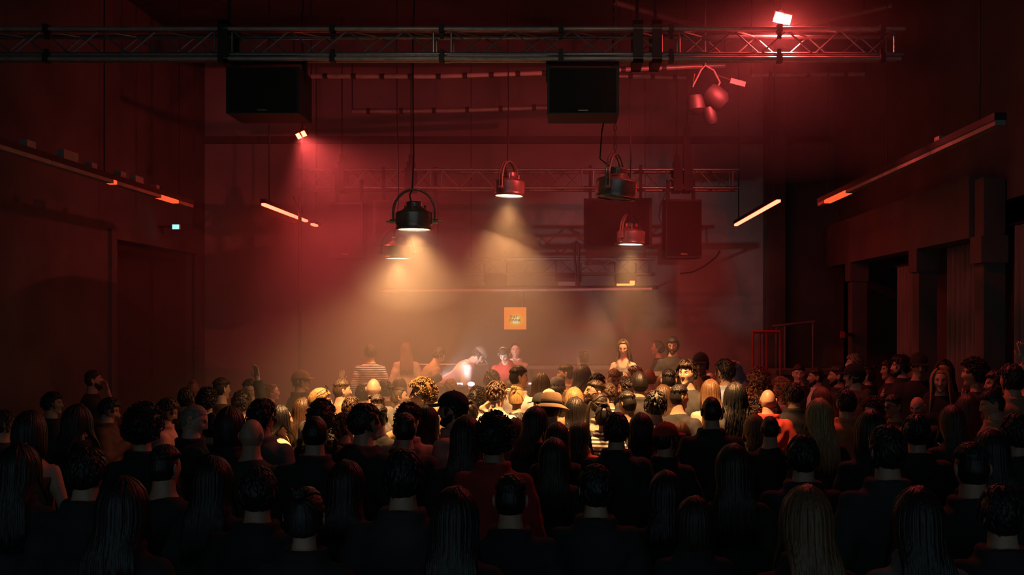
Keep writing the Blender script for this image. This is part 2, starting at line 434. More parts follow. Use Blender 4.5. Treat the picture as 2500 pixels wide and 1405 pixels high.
# ---------------------------------------------------------------- floodlights, tubes, rails
def flood(label, px, py, d, w, h, rot, m, power, aim, hang=None, two=True, cone=95, spill=0.0, spill_aim=None):
    c = W(px, py, d)
    f = thing('floodlight', label, 'floodlight', c)
    R = Euler(rot).to_matrix().to_4x4()
    o = MB().bbox((-w / 2, 0.012, -h / 2), (w / 2, 0.10, h / 2)).build('housing', M['black'], f); o.matrix_local = R
    for k in ((-1, 1) if two else (0,)):
        cx = k * w * 0.27
        pw = w * 0.17 if two else w * 0.42
        o = MB().bbox((cx - pw, 0.0, -h * 0.42), (cx + pw, 0.012, h * 0.42)).build('led_panel', m, f); o.matrix_local = R
    MB().bbox((-0.012, 0.09, -0.02), (0.012, 0.12, 0.1)).bbox((-0.03, 0.06, 0.085), (0.03, 0.13, 0.11)).build('bracket', M['black'], f)
    if hang:
        MB().tube([(0, 0.10, 0.1), (0, 0.10, hang)], 0.012, 6).build('hanger', M['black'], f)
    sp = bpy.data.lights.new('flood_beam', 'SPOT')
    sp.energy = power; sp.color = RED; sp.spot_size = math.radians(cone); sp.spot_blend = 1.0; sp.shadow_soft_size = 0.08
    so = link(bpy.data.objects.new('flood_beam', sp))
    so.parent = f
    so.location = (R @ Vector((0, -0.05, 0)))
    dirv = Vector(aim) - c
    so.rotation_euler = dirv.to_track_quat('-Z', 'Y').to_euler()
    if spill:
        s2 = bpy.data.lights.new('flood_spill', 'SPOT'); s2.energy = spill; s2.color = RED; s2.spot_size = math.radians(165); s2.spot_blend = 1.0; s2.shadow_soft_size = 0.08
        o2 = link(bpy.data.objects.new('flood_spill', s2), f); o2.location = (R @ Vector((0, -0.06, -0.02)))
        o2.rotation_euler = (Vector(spill_aim) - c).to_track_quat('-Z', 'Y').to_euler()
    return f
flood('glaring red floodlight on top of the front truss at right', 1912, 45, FT + 0.25, 0.20, 0.11, (0.35, 0.14, 0.25), M['flood_led'], L_FLOOD_FRONT, (-2.6, 16.5, 3.2), hang=ZC - W(0, 45, FT).z, spill=L_FLOOD_SPILL, spill_aim=(1.6, 8.5, 1.5))
flood('small red floodlight high on the left above the tube light', 735, 330, 13.8, 0.155, 0.09, (0.55, -0.35, -0.2), M['flood_led_small'], L_FLOOD_LEFT, (-1.6, 14.6, 1.6), hang=ZC - W(0, 330, 13.8).z, cone=120)

ZT = 3.95
def tube_light(label, x, y0, y1, gap=None, stub=None):
    t = thing('tube_light', label, 'tube light', (x, y0, ZT))
    L = y1 - y0
    MB().bbox((-0.035, 0, 0.02), (0.035, L, 0.075)).build('housing', M['black'], t)
    segs = [(0.03, gap[0]), (gap[1], L - 0.03)] if gap else [(0.03, L - 0.03)]
    for a, b in segs:
        MB().bbox((-0.026, a, -0.012), (0.026, b, 0.02)).build('led_strip', M['tube'], t)
    for y in (0.3, L - 0.3):
        MB().tube([(0, y, 0.07), (0, y, ZC - ZT)], 0.01, 6).build('hanger', M['black'], t)
    return t
tube_light('glowing red tube light hanging on the left', -4.14, 13.45, 15.75, (1.62, 1.70))
st = thing('tube_light', 'short end of a second red tube seen just past the left tube', 'tube light', (-4.18, 16.25, ZT))
MB().bbox((-0.035, 0, 0.02), (0.035, 0.5, 0.075)).build('housing', M['black'], st)
MB().bbox((-0.03, 0.0, -0.01), (0.03, 0.26, 0.02)).build('led_strip', M['tube'], st)
MB().tube([(0, 0.25, 0.07), (0, 0.25, ZC - ZT)], 0.01, 6).build('hanger', M['black'], st)
tube_light('glowing red tube light hanging on the right', 2.84, 13.05, 16.4)
# looped cables by the tubes
for lab, pts in (('thin red-lit cable looping under the left tube light', [W(716, 480, 14.6), W(728, 510, 14.6), W(733, 540, 14.6), W(715, 546, 14.6), W(693, 540, 14.5), W(684, 520, 14.4), W(682, 512, 14.4)]),
                 ('thin cable sagging across the back wall at right', [W(1660, 668, 17.985), W(1690, 665, 17.985), W(1720, 650, 17.985), W(1748, 628, 17.985), W(1758, 612, 17.985)]),
                 ('black cable looping beside the narrow right loudspeaker', [W(1628, 448, 15.3), W(1626, 470, 15.3), W(1613, 500, 15.3), W(1609, 530, 15.3), W(1618, 558, 15.3)])):
    o = MB().tube(pts, 0.010, 6).build('cable', M['cable'], None, True)
    tag(o, lab, 'cable')
# dark stand pole at the left tube
pl = W(732, 480, 14.9)
po = thing('stand_pole', 'thin dark vertical pole crossing the left tube light', 'pole', (pl.x, pl.y, 0))
MB().tube([(0, 0, 0.02), (0, 0, pl.z)], 0.028, 8).build('pole', M['black'], po, True)
MB().lathe([(0.001, 0.03), (0.24, 0.025), (0.26, 0.0), (0.001, 0.0)], 24).build('base_plate', M['black'], po)

def rail(label, x, y0, y1, panels, bits):
    t = thing('light_rail', label, 'light rail', (x, y0, ZT))
    L = y1 - y0
    MB().bbox((-0.05, 0, 0.03), (0.05, L, 0.09)).build('channel', M['black'], t)
    n = max(1, int(L / 1.2))
    pv = [p for p in panels]
    last = 0.0
    cuts = sorted(pv)
    for a, b, m in cuts + [(L, L, None)]:
        if a - last > 0.05:
            k = max(1, int((a - last) / 1.25)); w = (a - last) / k
            for i in range(k):
                MB().bbox((-0.042, last + i * w + 0.006, -0.012), (0.042, last + (i + 1) * w - 0.006, 0.03)).build('diffuser', M['rail'], t)
        if m:
            MB().bbox((-0.042, a, -0.014), (0.042, b, 0.03)).build('lit_panel', m, t)
        last = b
    for y, w, h in bits:
        MB().bbox((-0.04, y, 0.09), (0.04, y + w, 0.09 + h)).build('junction_box', M['rail'], t)
    for y in (0.4, L * 0.5, L - 0.4):
        MB().tube([(0, y, 0.08), (0, y, ZC - ZT)], 0.008, 6).build('hanger', M['black'], t)
    return t
rail('long dim light rail running into depth on the left', -5.24, 8.6, 13.75, [(4.06, 4.62, M['orange_panel']), (2.72, 2.80, M['orange_panel'])],
     [(0.9, 0.16, 0.07), (1.6, 0.3, 0.10), (2.2, 0.12, 0.06), (2.9, 0.14, 0.07), (3.3, 0.22, 0.08), (3.9, 0.1, 0.05)])
rail('long dim light rail running into depth on the right', 3.52, 7.95, 13.55, [(4.25, 5.25, M['orange_panel'])], [(1.2, 0.12, 0.04)])

# small exit sign
ex = W(413, 555, 15.95)
e = thing('exit_sign', 'tiny green exit sign glowing above the left doorway', 'sign', (-6.3, 15.9, ex.z - 0.06))
MB().bbox((-0.06, 0, 0.02), (0.06, 0.05, 0.10)).build('case', M['white_plastic'], e)
MB().bbox((-0.052, -0.006, 0.025), (0.052, 0.0, 0.095)).build('lit_face', M['exit'], e)
MB().bbox((-0.3, 0.02, 0.05), (-0.05, 0.04, 0.08)).build('wall_arm', M['black'], e)

# ---------------------------------------------------------------- back wall pipes, low lighting bar, sign
def pipe_run(label, pts, r, m, bands=0, cat='pipe'):
    p = thing('pipe_run', label, cat, pts[0])
    q = [v - pts[0] for v in pts]
    MB().tube(q, r, 10).build('tube', m, p, True)
    bd = MB().tube([(-0.03, 0, 0), (0.03, 0, 0)], r * 1.25, 10).mesh('band', M['black'])
    for k in range(bands):
        t = (k + 0.5) / bands * (len(q) - 1)
        i = min(int(t), len(q) - 2)
        o = link(bpy.data.objects.new('band', bd), p); o.location = q[i].lerp(q[i + 1], t - i)
    # drop rods to the roof
    for v in (q[0], q[-1]):
        z1 = ZC - pts[0].z
        if pts[0].z <= 3.5:
            MB().tube([(v.x, v.y, v.z), (v.x, YB - pts[0].y, v.z)], 0.012, 6).build('wall_bracket', M['black'], p)
        else:
            MB().tube([(v.x, v.y, v.z), (v.x, v.y, z1)], 0.01, 6).build('hanger', M['black'], p)
    return p
pipe_run('pale banded pipe sloping up under the front truss', [W(760, 186, 13.0), W(1060, 187, 13.0), W(1340, 178, 13.0), W(1770, 160, 13.0)], 0.030, M['pipe'], 13)
pipe_run('dim pipe high on the wall behind the hanging lamps', [W(860, 272, 15.8), W(1100, 270, 15.8), W(1345, 262, 15.8)], 0.040, M['pipe'], 6)
pipe_run('short red-lit pipe right of the front loudspeaker', [W(1512, 187, 14.0), W(1675, 189, 14.0)], 0.028, M['pipe'], 3)
pipe_run('red-lit pipe right of the hanging disco fixture', [W(1835, 184, 14.0), W(2110, 181, 14.0)], 0.028, M['pipe'], 3)
pipe_run('long pale bar low across the back wall', [W(930, 712, 15.9), W(1262, 709, 15.9), W(1592, 706, 15.9)], 0.028, M['pipe'], 0)
pipe_run('dark bar just above the long pale bar', [W(1130, 703, 16.0), W(1606, 702, 16.0)], 0.030, M['black'], 0)
# raised lighting bar with fixtures
lb0, lb1 = W(1125, 640, 16.6), W(1600, 640, 16.6)
truss('low dusty truss bar near the wall above the orange sign', lb0.x, lb1.x, 16.6, W(0, 632, 16.6).z, 0.26, [], 0.3, 0.024, 0.011)
for i, (px, w) in enumerate(((1210, 0.36), (1388, 0.40), (1527, 0.34))):
    c = W(px, 686, 16.6)
    f = thing('bar_fixture', ['left black fixture box on the low lighting bar', 'middle black fixture box on the low lighting bar', 'right fixture box glowing orange on the low lighting bar'][i], 'light fixture', c)
    MB().bbox((-w / 2, -0.08, -0.10), (w / 2, 0.10, 0.12)).build('housing', M['black'], f)
    MB().bbox((-w / 2 - 0.02, -0.02, -0.02), (-w / 2, 0.02, 0.30)).bbox((w / 2, -0.02, -0.02), (w / 2 + 0.02, 0.02, 0.30)).build('bracket', M['black'], f)
    if i == 1:
        MB().bbox((-w / 2 + 0.02, -0.10, -0.09), (w / 2 - 0.05, -0.08, -0.02)).build('face_plate', M['rail'], f)
    if i == 2:
        MB().bbox((-w / 2 + 0.02, -0.10, -0.085), (w / 2 - 0.04, -0.08, -0.055)).build('led_row', M['orange_led'], f)
        MB().bbox((w / 2 - 0.10, -0.10, -0.075), (w / 2 - 0.02, -0.08, -0.005)).build('led_block', M['orange_led'], f)
for px in (1150, 1575):
    c = W(px, 632, 16.72)
    hg = thing('hanging_wire', 'thin steel wire holding the low lighting bar at its %s end' % ('left' if px < 1300 else 'right'), 'wire', c)
    MB().tube([(0, 0, -0.02), (0, 0, ZC - c.z)], 0.006, 6).build('wire', M['cable'], hg)
lp = W(1408, 700, 16.2)
hp = thing('strap_loop', 'tall dark strap loop standing above the low bar', 'strap', lp)
pts = [(0.0, 0, 0), (-0.02, 0, 0.35), (-0.045, 0, 0.55), (-0.03, 0, 0.70), (0, 0, 0.73), (0.03, 0, 0.70), (0.04, 0, 0.55), (0.03, 0, 0.3), (0.03, 0, 0)]
MB().tube(pts, 0.022, 8).build('strap', M['black'], hp, True)

# orange sign with its two words
sg = W(1258, 805, 17.2)
s0 = thing('lit_sign', 'square orange backlit sign with two dark words', 'sign', sg)
sw = 54.0 * 17.2 / FPX
MB().bbox((-sw / 2, 0.0, 0), (sw / 2, 0.07, sw)).build('sign_box', M['black'], s0)
sm = bpy.data.materials.new('sign_face'); sm.use_nodes = True
nt = sm.node_tree; nt.nodes.remove(nt.nodes['Principled BSDF'])
tc = nt.nodes.new('ShaderNodeTexCoord'); mp = nt.nodes.new('ShaderNodeMapping')
mp.inputs['Location'].default_value = (-0.53, 0, -0.44); mp.inputs['Scale'].default_value = (1.0, 0.0, 1.35)
mp.vector_type = 'POINT'
gr = nt.nodes.new('ShaderNodeTexGradient'); gr.gradient_type = 'SPHERICAL'
sc_ = nt.nodes.new('ShaderNodeVectorMath'); sc_.operation = 'SCALE'; sc_.inputs['Scale'].default_value = 2.3
rp = nt.nodes.new('ShaderNodeValToRGB')
els = rp.color_ramp.elements
els[0].position = 0.0; els[0].color = (0.95, 0.22, 0.025, 1)
els[1].position = 1.0; els[1].color = (0.93, 0.90, 0.70, 1)
for p_, c_ in ((0.18, (0.92, 0.26, 0.012, 1)), (0.42, (0.85, 0.42, 0.02, 1)), (0.62, (0.9, 0.75, 0.3, 1))):
    n_ = els.new(p_); n_.color = c_
em = nt.nodes.new('ShaderNodeEmission'); em.inputs[1].default_value = 0.95
off = nt.nodes.new('ShaderNodeVectorMath'); off.operation = 'ADD'; off.inputs[1].default_value = (-0.53, 0, -0.42)
nt.links.new(tc.outputs['Generated'], off.inputs[0])
flat = nt.nodes.new('ShaderNodeVectorMath'); flat.operation = 'MULTIPLY'; flat.inputs[1].default_value = (1.0, 0.0, 1.25)
nt.links.new(off.outputs[0], flat.inputs[0]); nt.links.new(flat.outputs[0], sc_.inputs[0])
nt.links.new(sc_.outputs[0], gr.inputs[0]); nt.links.new(gr.outputs['Fac'], rp.inputs[0])
nt.links.new(rp.outputs[0], em.inputs[0]); nt.links.new(em.outputs[0], nt.nodes['Material Output'].inputs[0])
nt.nodes.remove(mp)
MB().bbox((-sw / 2, -0.012, 0), (sw / 2, 0.0, sw)).build('sign_face', sm, s0)
M['letter'] = mat('sign_letter', (0.22, 0.03, 0.005), 0.6, 0, 0.1)
for txt, zf, wf in (('THAT', 0.50, 0.35), ('DIVINE', 0.355, 0.515)):
    cu = bpy.data.curves.new('text', 'FONT'); cu.body = txt; cu.size = 1.0; cu.extrude = 0.02; cu.offset = 0.028
    to = bpy.data.objects.new('text_tmp', cu); C.objects.link(to)
    dg = bpy.context.evaluated_depsgraph_get(); dg.update()
    me = bpy.data.meshes.new_from_object(to.evaluated_get(dg))
    bpy.data.objects.remove(to)
    co = np.array([v.co[:] for v in me.vertices])
    lo, hi = co.min(0), co.max(0)
    k1 = sw * wf / (hi[0] - lo[0]); k2 = sw * 0.125 / (hi[1] - lo[1])
    me.transform(Matrix.Diagonal((k1, k2, 0.1, 1)) @ Matrix.Translation((-lo[0], -lo[1], 0)))
    me.materials.clear(); me.materials.append(M['letter'])
    lo_ = link(bpy.data.objects.new('lettering', me), s0)
    lo_.rotation_euler = (PI / 2, 0, 0)
    lo_.location = (-sw / 2 + sw * 0.245, -0.016, sw * zf)
MB().tube([(sw * 0.35, 0.03, sw), (sw * 0.35, 0.03, W(0, 706, 17.2).z - sg.z)], 0.006, 6).build('hanging_wire', M['cable'], s0)
MB().bbox((-0.03, 0.05, sw * 0.4), (0.03, YB - 17.2, sw * 0.5)).build('wall_arm', M['black'], s0)

# hanging moving-head cluster right of the front loudspeaker
c = W(1722, 160, 11.5)
mh = thing('moving_head_light', 'unlit hanging spotlight cluster catching red glints', 'spotlight', c)
MB().tube([(0, 0, 0), (0, 0, ZC - c.z)], 0.012, 6).build('hanger', M['black'], mh)
g = MB().lathe([(0.02, -0.02), (0.11, 0.0), (0.14, 0.06), (0.14, 0.2), (0.09, 0.26), (0.02, 0.27)], 24).build('lamp_head', M['black'], mh, True); g.matrix_local = Matrix.Translation((0.02, 0, -0.30)) @ Matrix.Rotation(2.3, 4, 'Y')
g = MB().lathe([(0.02, -0.02), (0.09, 0.0), (0.11, 0.06), (0.11, 0.16), (0.06, 0.21), (0.02, 0.22)], 24).build('lamp_head', M['black'], mh, True); g.matrix_local = Matrix.Translation((-0.13, 0, -0.36)) @ Matrix.Rotation(3.0, 4, 'Y')
g = MB().lathe([(0.02, -0.02), (0.07, 0.0), (0.08, 0.06), (0.08, 0.16), (0.05, 0.2), (0.02, 0.2)], 24).build('lamp_head', M['black'], mh, True); g.matrix_local = Matrix.Translation((0.03, 0, -0.50)) @ Matrix.Rotation(2.9, 4, 'Y')
MB().tube([(-0.13, 0, -0.1), (-0.15, 0, -0.25), (-0.05, 0, -0.05), (0, 0, 0), (0.1, 0, -0.06), (0.17, 0, -0.2), (0.1, 0, -0.33)], 0.012, 8).build('yoke', M['steel_beam'], mh, True)
g = MB().bbox((-0.09, -0.01, -0.03), (0.09, 0.01, 0.03)).build('barn_door', M['steel_beam'], mh); g.matrix_local = Matrix.Translation((0.38, 0, -0.2)) @ Matrix.Rotation(0.25, 4, 'Y')
MB().tube([(0.1, 0, -0.1), (0.38, 0, -0.2)], 0.008, 6).build('barn_door_arm', M['black'], mh)

# ---------------------------------------------------------------- stage and booth
SH = 0.45
sg_ = thing('stage', 'low dark stage platform behind the crowd', 'stage', (-0.6, 12.9, 0))
for i in range(6):
    MB().bbox((-3.0 + i * 1.0, 0, SH - 0.06), (-3.0 + i * 1.0 + 0.99, 3.2, SH)).build('deck_panel', M['stage'], sg_)
MB().bbox((-3.0, 0.03, 0), (2.98, 3.15, SH - 0.06)).build('skirt', M['black'], sg_)
# booth table
tb = thing('dj_table', 'black booth table in front of the two bent-over performers', 'table', (-0.95, 13.25, SH))
MB().bbox((-0.95, -0.3, 0.88), (0.95, 0.3, 0.93)).build('table_top', M['black'], tb)
MB().bbox((-0.95, -0.3, 0.02), (0.95, -0.27, 0.88)).build('front_panel', M['black'], tb)
for sx in (-0.9, 0.9):
    for sy in (-0.24, 0.26):
        MB().bbox((sx - 0.03, sy - 0.03, 0), (sx + 0.03, sy + 0.03, 0.88)).build('leg', M['black'], tb)
for i, x in enumerate((-0.55, 0.0, 0.55)):
    dk = thing('dj_player' if i != 1 else 'dj_mixer', ['left media player on the booth table', 'mixer in the middle of the booth table', 'right media player on the booth table'][i], 'dj deck', (-0.95 + x, 13.25, SH + 0.93))
    MB().bbox((-0.17, -0.2, 0), (0.17, 0.2, 0.1)).build('case', M['black'], dk)
    MB().lathe([(0.1, 0.1), (0.1, 0.115), (0.001, 0.118)], 24).build('jog_wheel' if i != 1 else 'dial', M['chrome'], dk, True)
    MB().bbox((-0.1, 0.12, 0.1), (0.1, 0.18, 0.13)).build('display', M['console_light'], dk)
# small white lamp on booth
bl = W(1150, 940, 13.05)
b_ = thing('desk_lamp', 'small white desk lamp glowing at the booth edge', 'lamp', (bl.x, 13.05, SH + 0.93))
MB().lathe([(0.001, 0.0), (0.05, 0.0), (0.05, 0.012), (0.008, 0.02), (0.008, bl.z - SH - 0.93)], 16).build('stem', M['white_plastic'], b_, True)
MB().ball((0, 0, bl.z - SH - 0.92), (0.05, 0.05, 0.032), 14, 8).build('shade', M['console_light'], b_, True)
# side table with cup and small equipment
def side_table(label, x, y, w, zt):
    t = thing('side_table', label, 'table', (x, y, SH))
    MB().bbox((-w / 2, -0.25, zt - SH - 0.04), (w / 2, 0.25, zt - SH)).build('table_top', M['stage'], t)
    MB().bbox((-w / 2, -0.262, zt - SH - 0.05), (w / 2, -0.25, zt - SH + 0.005)).build('edge_strip', M['alu'], t)
    for sx in (-1, 1):
        for sy in (-0.2, 0.2):
            MB().bbox((sx * (w / 2 - 0.05) - 0.02, sy - 0.02, 0), (sx * (w / 2 - 0.05) + 0.02, sy + 0.02, zt - SH - 0.04)).build('leg', M['black'], t)
    return t
stt = W(1420, 892, 14.6)
side_table('long side table with a pale front edge right of the booth', 0.25, 14.6, 1.6, stt.z)
cpn = W(1415, 892, 14.55)
cu = thing('paper_cup', 'small pale cup standing on the side table', 'cup', (cpn.x, 14.55, stt.z))
MB().lathe([(0.001, 0), (0.03, 0), (0.042, 0.11), (0.044, 0.112), (0.038, 0.11), (0.028, 0.01)], 20).build('cup_wall', M['white_plastic'], cu, True)
# rear handrail on stage
def handrail(label, x0, x1, y, z0, z1, m, posts, cat='railing', mids=1, tilt=0.0):
    t = thing('handrail', label, cat, (x0, y, z0))
    L = x1 - x0
    MB().tube([(0, 0, z1 - z0), (L, 0, z1 - z0 + tilt)], 0.022, 8).build('top_rail', m, t, True)
    for k in range(mids):
        zz = (z1 - z0) * (0.52 - 0.25 * k)
        MB().tube([(0, 0, zz), (L, 0, zz)], 0.014, 8).build('mid_rail', m, t, True)
    for p in posts:
        MB().tube([(p * L, 0, 0), (p * L, 0, z1 - z0 + tilt * p)], 0.018, 8).build('post', m, t, True)
    return t
hz = W(0, 891, 15.4).z
handrail('pale metal handrail behind the booth', W(985, 0, 15.4).x, W(1190, 0, 15.4).x, 15.4, SH, hz, M['alu'], (0.0, 0.47, 1.0))
handrail('red painted handrail beside the steps at right', W(1838, 0, 14.0).x, W(1905, 0, 14.0).x, 14.0, 0.0, W(0, 811, 14.0).z, M['red_paint'], (0.0, 0.25, 0.5, 1.0), mids=2)
handrail('dark bar rail on the raised corner at right', W(1885, 0, 15.5).x, W(1990, 0, 15.5).x, 15.5, 0.0, W(0, 798, 15.5).z, M['steel_beam'], (0.1, 0.3, 0.95), mids=1, tilt=0.08)
# bar counter in the right back corner
bc = thing('bar_counter', 'unlit counter in the dark back right corner', 'counter', (W(1895, 0, 14.9).x, 14.75, 0))
MB().bbox((0, 0, 0), (1.2, 0.5, 1.55)).build('body', M['steel_beam'], bc)
MB().bbox((-0.04, -0.05, 1.55), (1.24, 0.55, 1.62)).build('counter_top', M['steel_beam'], bc)
# small red call point on the wall column
cpz = W(2063, 818, 15.7)
kp = thing('call_point', 'little red box on the pillar at right', 'alarm box', (cpz.x, 15.84, cpz.z))
MB().bbox((-0.03, -0.04, -0.05), (0.03, 0.03, 0.05)).build('box', M['red_paint'], kp)
MB().bbox((0.0, 0.0, -0.03), (XR - 0.26 - cpz.x, 0.06, 0.03)).build('conduit', M['black'], kp)

# curtains in the openings of the right wall
def curtain(label, y0, y1, z0, z1, x, folds, tie=False):
    n, rows = folds * 8, 12
    m = MB()
    vs_, fs = [], []
    for side in (0, 1):
        for j in range(rows + 1):
            t = j / rows
            z = z0 + (z1 - z0) * t
            pinch = 1.0 - (0.45 * math.exp(-((t - 0.35) / 0.18) ** 2) if tie else 0.0)
            for i in range(n + 1):
                u = i / n
                yc = y0 + (y1 - y0) * (0.5 + (u - 0.5) * pinch)
                xx = x + 0.05 * math.sin(u * folds * 2 * PI) * (0.6 + 0.4 * (1 - t)) + side * 0.012
                vs_.append((xx, yc, z))
    W_ = n + 1
    off_ = (rows + 1) * W_
    for s_ in (0, 1):
        for j in range(rows):
            for i in range(n):
                q = (s_ * off_ + j * W_ + i, s_ * off_ + j * W_ + i + 1, s_ * off_ + (j + 1) * W_ + i + 1, s_ * off_ + (j + 1) * W_ + i)
                fs.append(q if s_ == 0 else q[::-1])
    m.add(vs_, fs)
    t = thing('curtain', label, 'curtain', (0, 0, 0))
    o = m.build('drape', M['curtain'], t, 'full')
    MB().tube([(x, y0 - 0.1, z1 + 0.02), (x, y1 + 0.1, z1 + 0.02)], 0.02, 8).build('curtain_rod', M['black'], t)
    return t
curtain('pale tied curtain beside the far right pillar', 16.15, 16.75, 0.05, 3.05, XR - 0.05, 4, True)
curtain('dim long curtain between the far and middle right pillars', 13.2, 14.6, 0.05, 3.15, XR + 0.05, 9)
curtain('darkest curtain between the middle and nearest right pillars', 11.3, 12.7, 0.05, 3.3, XR + 0.05, 9)
curtain('barely visible curtain nearest the camera on the right', 9.7, 10.8, 0.05, 3.4, XR + 0.05, 7)

# unseen white spotlight on a stand, added to light the booth performers
bc_ = Vector((-1.72, 12.72, 1.58))
bs = thing('added_booth_spot', 'small unseen white spotlight added on a stand in front of the booth', 'spotlight', bc_)
MB().tube([(0, 0.1, -0.05), (0, 0.1, -bc_.z)], 0.018, 8).build('stand_pole', M['black'], bs)
for q in (0.5, 2.6, 4.7):
    MB().tube([(0, 0.1, 0.3 - bc_.z), (0.16 * math.cos(q), -0.06 + 0.16 * math.sin(q), 0.012 - bc_.z)], 0.012, 6).build('stand_leg', M['black'], bs)
aimv = (Vector((-0.95, 14.2, 1.95)) - bc_)
qm = aimv.to_track_quat('-Z', 'Y').to_matrix().to_4x4()
g = MB().lathe([(0.045, -0.16), (0.055, -0.15), (0.055, 0.02), (0.07, 0.04), (0.07, 0.2), (0.03, 0.24), (0.001, 0.24)], 20).build('barrel', M['black'], bs, True); g.matrix_local = qm
MB().tube([(-0.09, 0, 0), (0, 0.1, -0.05), (0.09, 0, 0)], 0.012, 8).build('yoke', M['black'], bs)
sp = bpy.data.lights.new('spot_beam', 'SPOT'); sp.energy = L_BOOTH; sp.color = (0.88, 0.95, 1.0); sp.spot_size = math.radians(46); sp.spot_blend = 0.5; sp.shadow_soft_size = 0.04
so = link(bpy.data.objects.new('spot_beam', sp), bs); so.matrix_local = qm @ Matrix.Translation((0, 0, -0.18))

# ---------------------------------------------------------------- haze
def haze(name, label, c, r, dens, col=(1, 1, 1), aniso=0.35):
    m = bpy.data.materials.new(name); m.use_nodes = True
    nt = m.node_tree; nt.nodes.remove(nt.nodes['Principled BSDF'])
    v = nt.nodes.new('ShaderNodeVolumeScatter')
    v.inputs['Color'].default_value = (*col, 1); v.inputs['Density'].default_value = dens; v.inputs['Anisotropy'].default_value = aniso
    nt.links.new(v.outputs[0], nt.nodes['Material Output'].inputs['Volume'])
    o = MB().ball(c, r, 40, 24).build(name, m)
    tag(o, label, 'haze', kind='stuff')
    return o


# ================================================================ people
def object_colour_mat(name, rough, kind):
    m, nt, b = nodes(name)
    oi = nt.nodes.new('ShaderNodeObjectInfo')
    tc = nt.nodes.new('ShaderNodeTexCoord')
    nz = nt.nodes.new('ShaderNodeTexNoise'); nz.inputs['Detail'].default_value = 4
    mp = nt.nodes.new('ShaderNodeMapping'); nt.links.new(tc.outputs['Object'], mp.inputs[0]); nt.links.new(mp.outputs[0], nz.inputs['Vector'])
    mul = nt.nodes.new('ShaderNodeMix'); mul.data_type = 'RGBA'; mul.blend_type = 'MULTIPLY'; mul.inputs['Factor'].default_value = 1.0
    rp = nt.nodes.new('ShaderNodeValToRGB')
    rp.color_ramp.elements[0].position = 0.32; rp.color_ramp.elements[1].position = 0.68
    nt.links.new(nz.outputs['Fac'], rp.inputs[0])
    nt.links.new(oi.outputs['Color'], mul.inputs['A']); nt.links.new(rp.outputs[0], mul.inputs['B'])
    out = mul.outputs['Result']
    b.inputs['Roughness'].default_value = rough
    bp = nt.nodes.new('ShaderNodeBump'); bp.inputs['Distance'].default_value = 0.01
    nt.links.new(nz.outputs['Fac'], bp.inputs['Height']); nt.links.new(bp.outputs[0], b.inputs['Normal'])
    if kind == 'skin':
        nz.inputs['Scale'].default_value = 14.0; bp.inputs['Strength'].default_value = 0.08
        rp.color_ramp.elements[0].color = (0.85, 0.80, 0.78, 1); rp.color_ramp.elements[1].color = (1, 1, 1, 1)
        at = nt.nodes.new('ShaderNodeAttribute'); at.attribute_name = 'tint'
        m2 = nt.nodes.new('ShaderNodeMix'); m2.data_type = 'RGBA'; m2.blend_type = 'MULTIPLY'; m2.inputs['Factor'].default_value = 1.0
        nt.links.new(out, m2.inputs['A']); nt.links.new(at.outputs['Color'], m2.inputs['B']); out = m2.outputs['Result']
    elif kind == 'hair':
        nz.inputs['Scale'].default_value = 60.0; mp.inputs['Scale'].default_value = (1.6, 1.6, 0.16); bp.inputs['Strength'].default_value = 0.5
        rp.color_ramp.elements[0].color = (0.45, 0.42, 0.40, 1); rp.color_ramp.elements[1].color = (1.15, 1.1, 1.05, 1)
    elif kind == 'stripe':
        wv = nt.nodes.new('ShaderNodeTexWave'); wv.bands_direction = 'Z'; wv.inputs['Scale'].default_value = 9.0; wv.inputs['Distortion'].default_value = 0.6
        nt.links.new(tc.outputs['Object'], wv.inputs['Vector']); nt.links.new(wv.outputs['Fac'], rp.inputs[0])
        rp.color_ramp.elements[0].color = (0.10, 0.09, 0.09, 1); rp.color_ramp.elements[1].color = (1, 1, 1, 1)
        rp.color_ramp.elements[0].position = 0.45; rp.color_ramp.elements[1].position = 0.55
        nz.inputs['Scale'].default_value = 30; bp.inputs['Strength'].default_value = 0.2
    elif kind == 'sequin':
        nz.inputs['Scale'].default_value = 90.0; bp.inputs['Strength'].default_value = 0.9
        rp.color_ramp.elements[0].color = (0.3, 0.3, 0.3, 1); rp.color_ramp.elements[1].color = (8, 7.5, 7, 1)
        rp.color_ramp.elements[0].position = 0.62; rp.color_ramp.elements[1].position = 0.72
    else:
        nz.inputs['Scale'].default_value = 9.0; bp.inputs['Strength'].default_value = 0.35
        rp.color_ramp.elements[0].color = (0.72, 0.72, 0.72, 1); rp.color_ramp.elements[1].color = (1, 1, 1, 1)
    nt.links.new(out, b.inputs['Base Color'])
    return m
M['skin'] = object_colour_mat('skin', 0.48, 'skin')
M['hair'] = object_colour_mat('hair', 0.42, 'hair')
M['cloth'] = object_colour_mat('cloth', 0.85, 'cloth')
M['stripe'] = object_colour_mat('striped_cloth', 0.85, 'stripe')
M['sequin'] = object_colour_mat('sequin_cloth', 0.35, 'sequin')
M['felt'] = object_colour_mat('felt', 0.9, 'cloth')
M['shoe'] = mat('shoe', (0.02, 0.02, 0.02), 0.5)
M['glass_frame'] = mat('spectacle_frame', (0.02, 0.015, 0.012), 0.3)

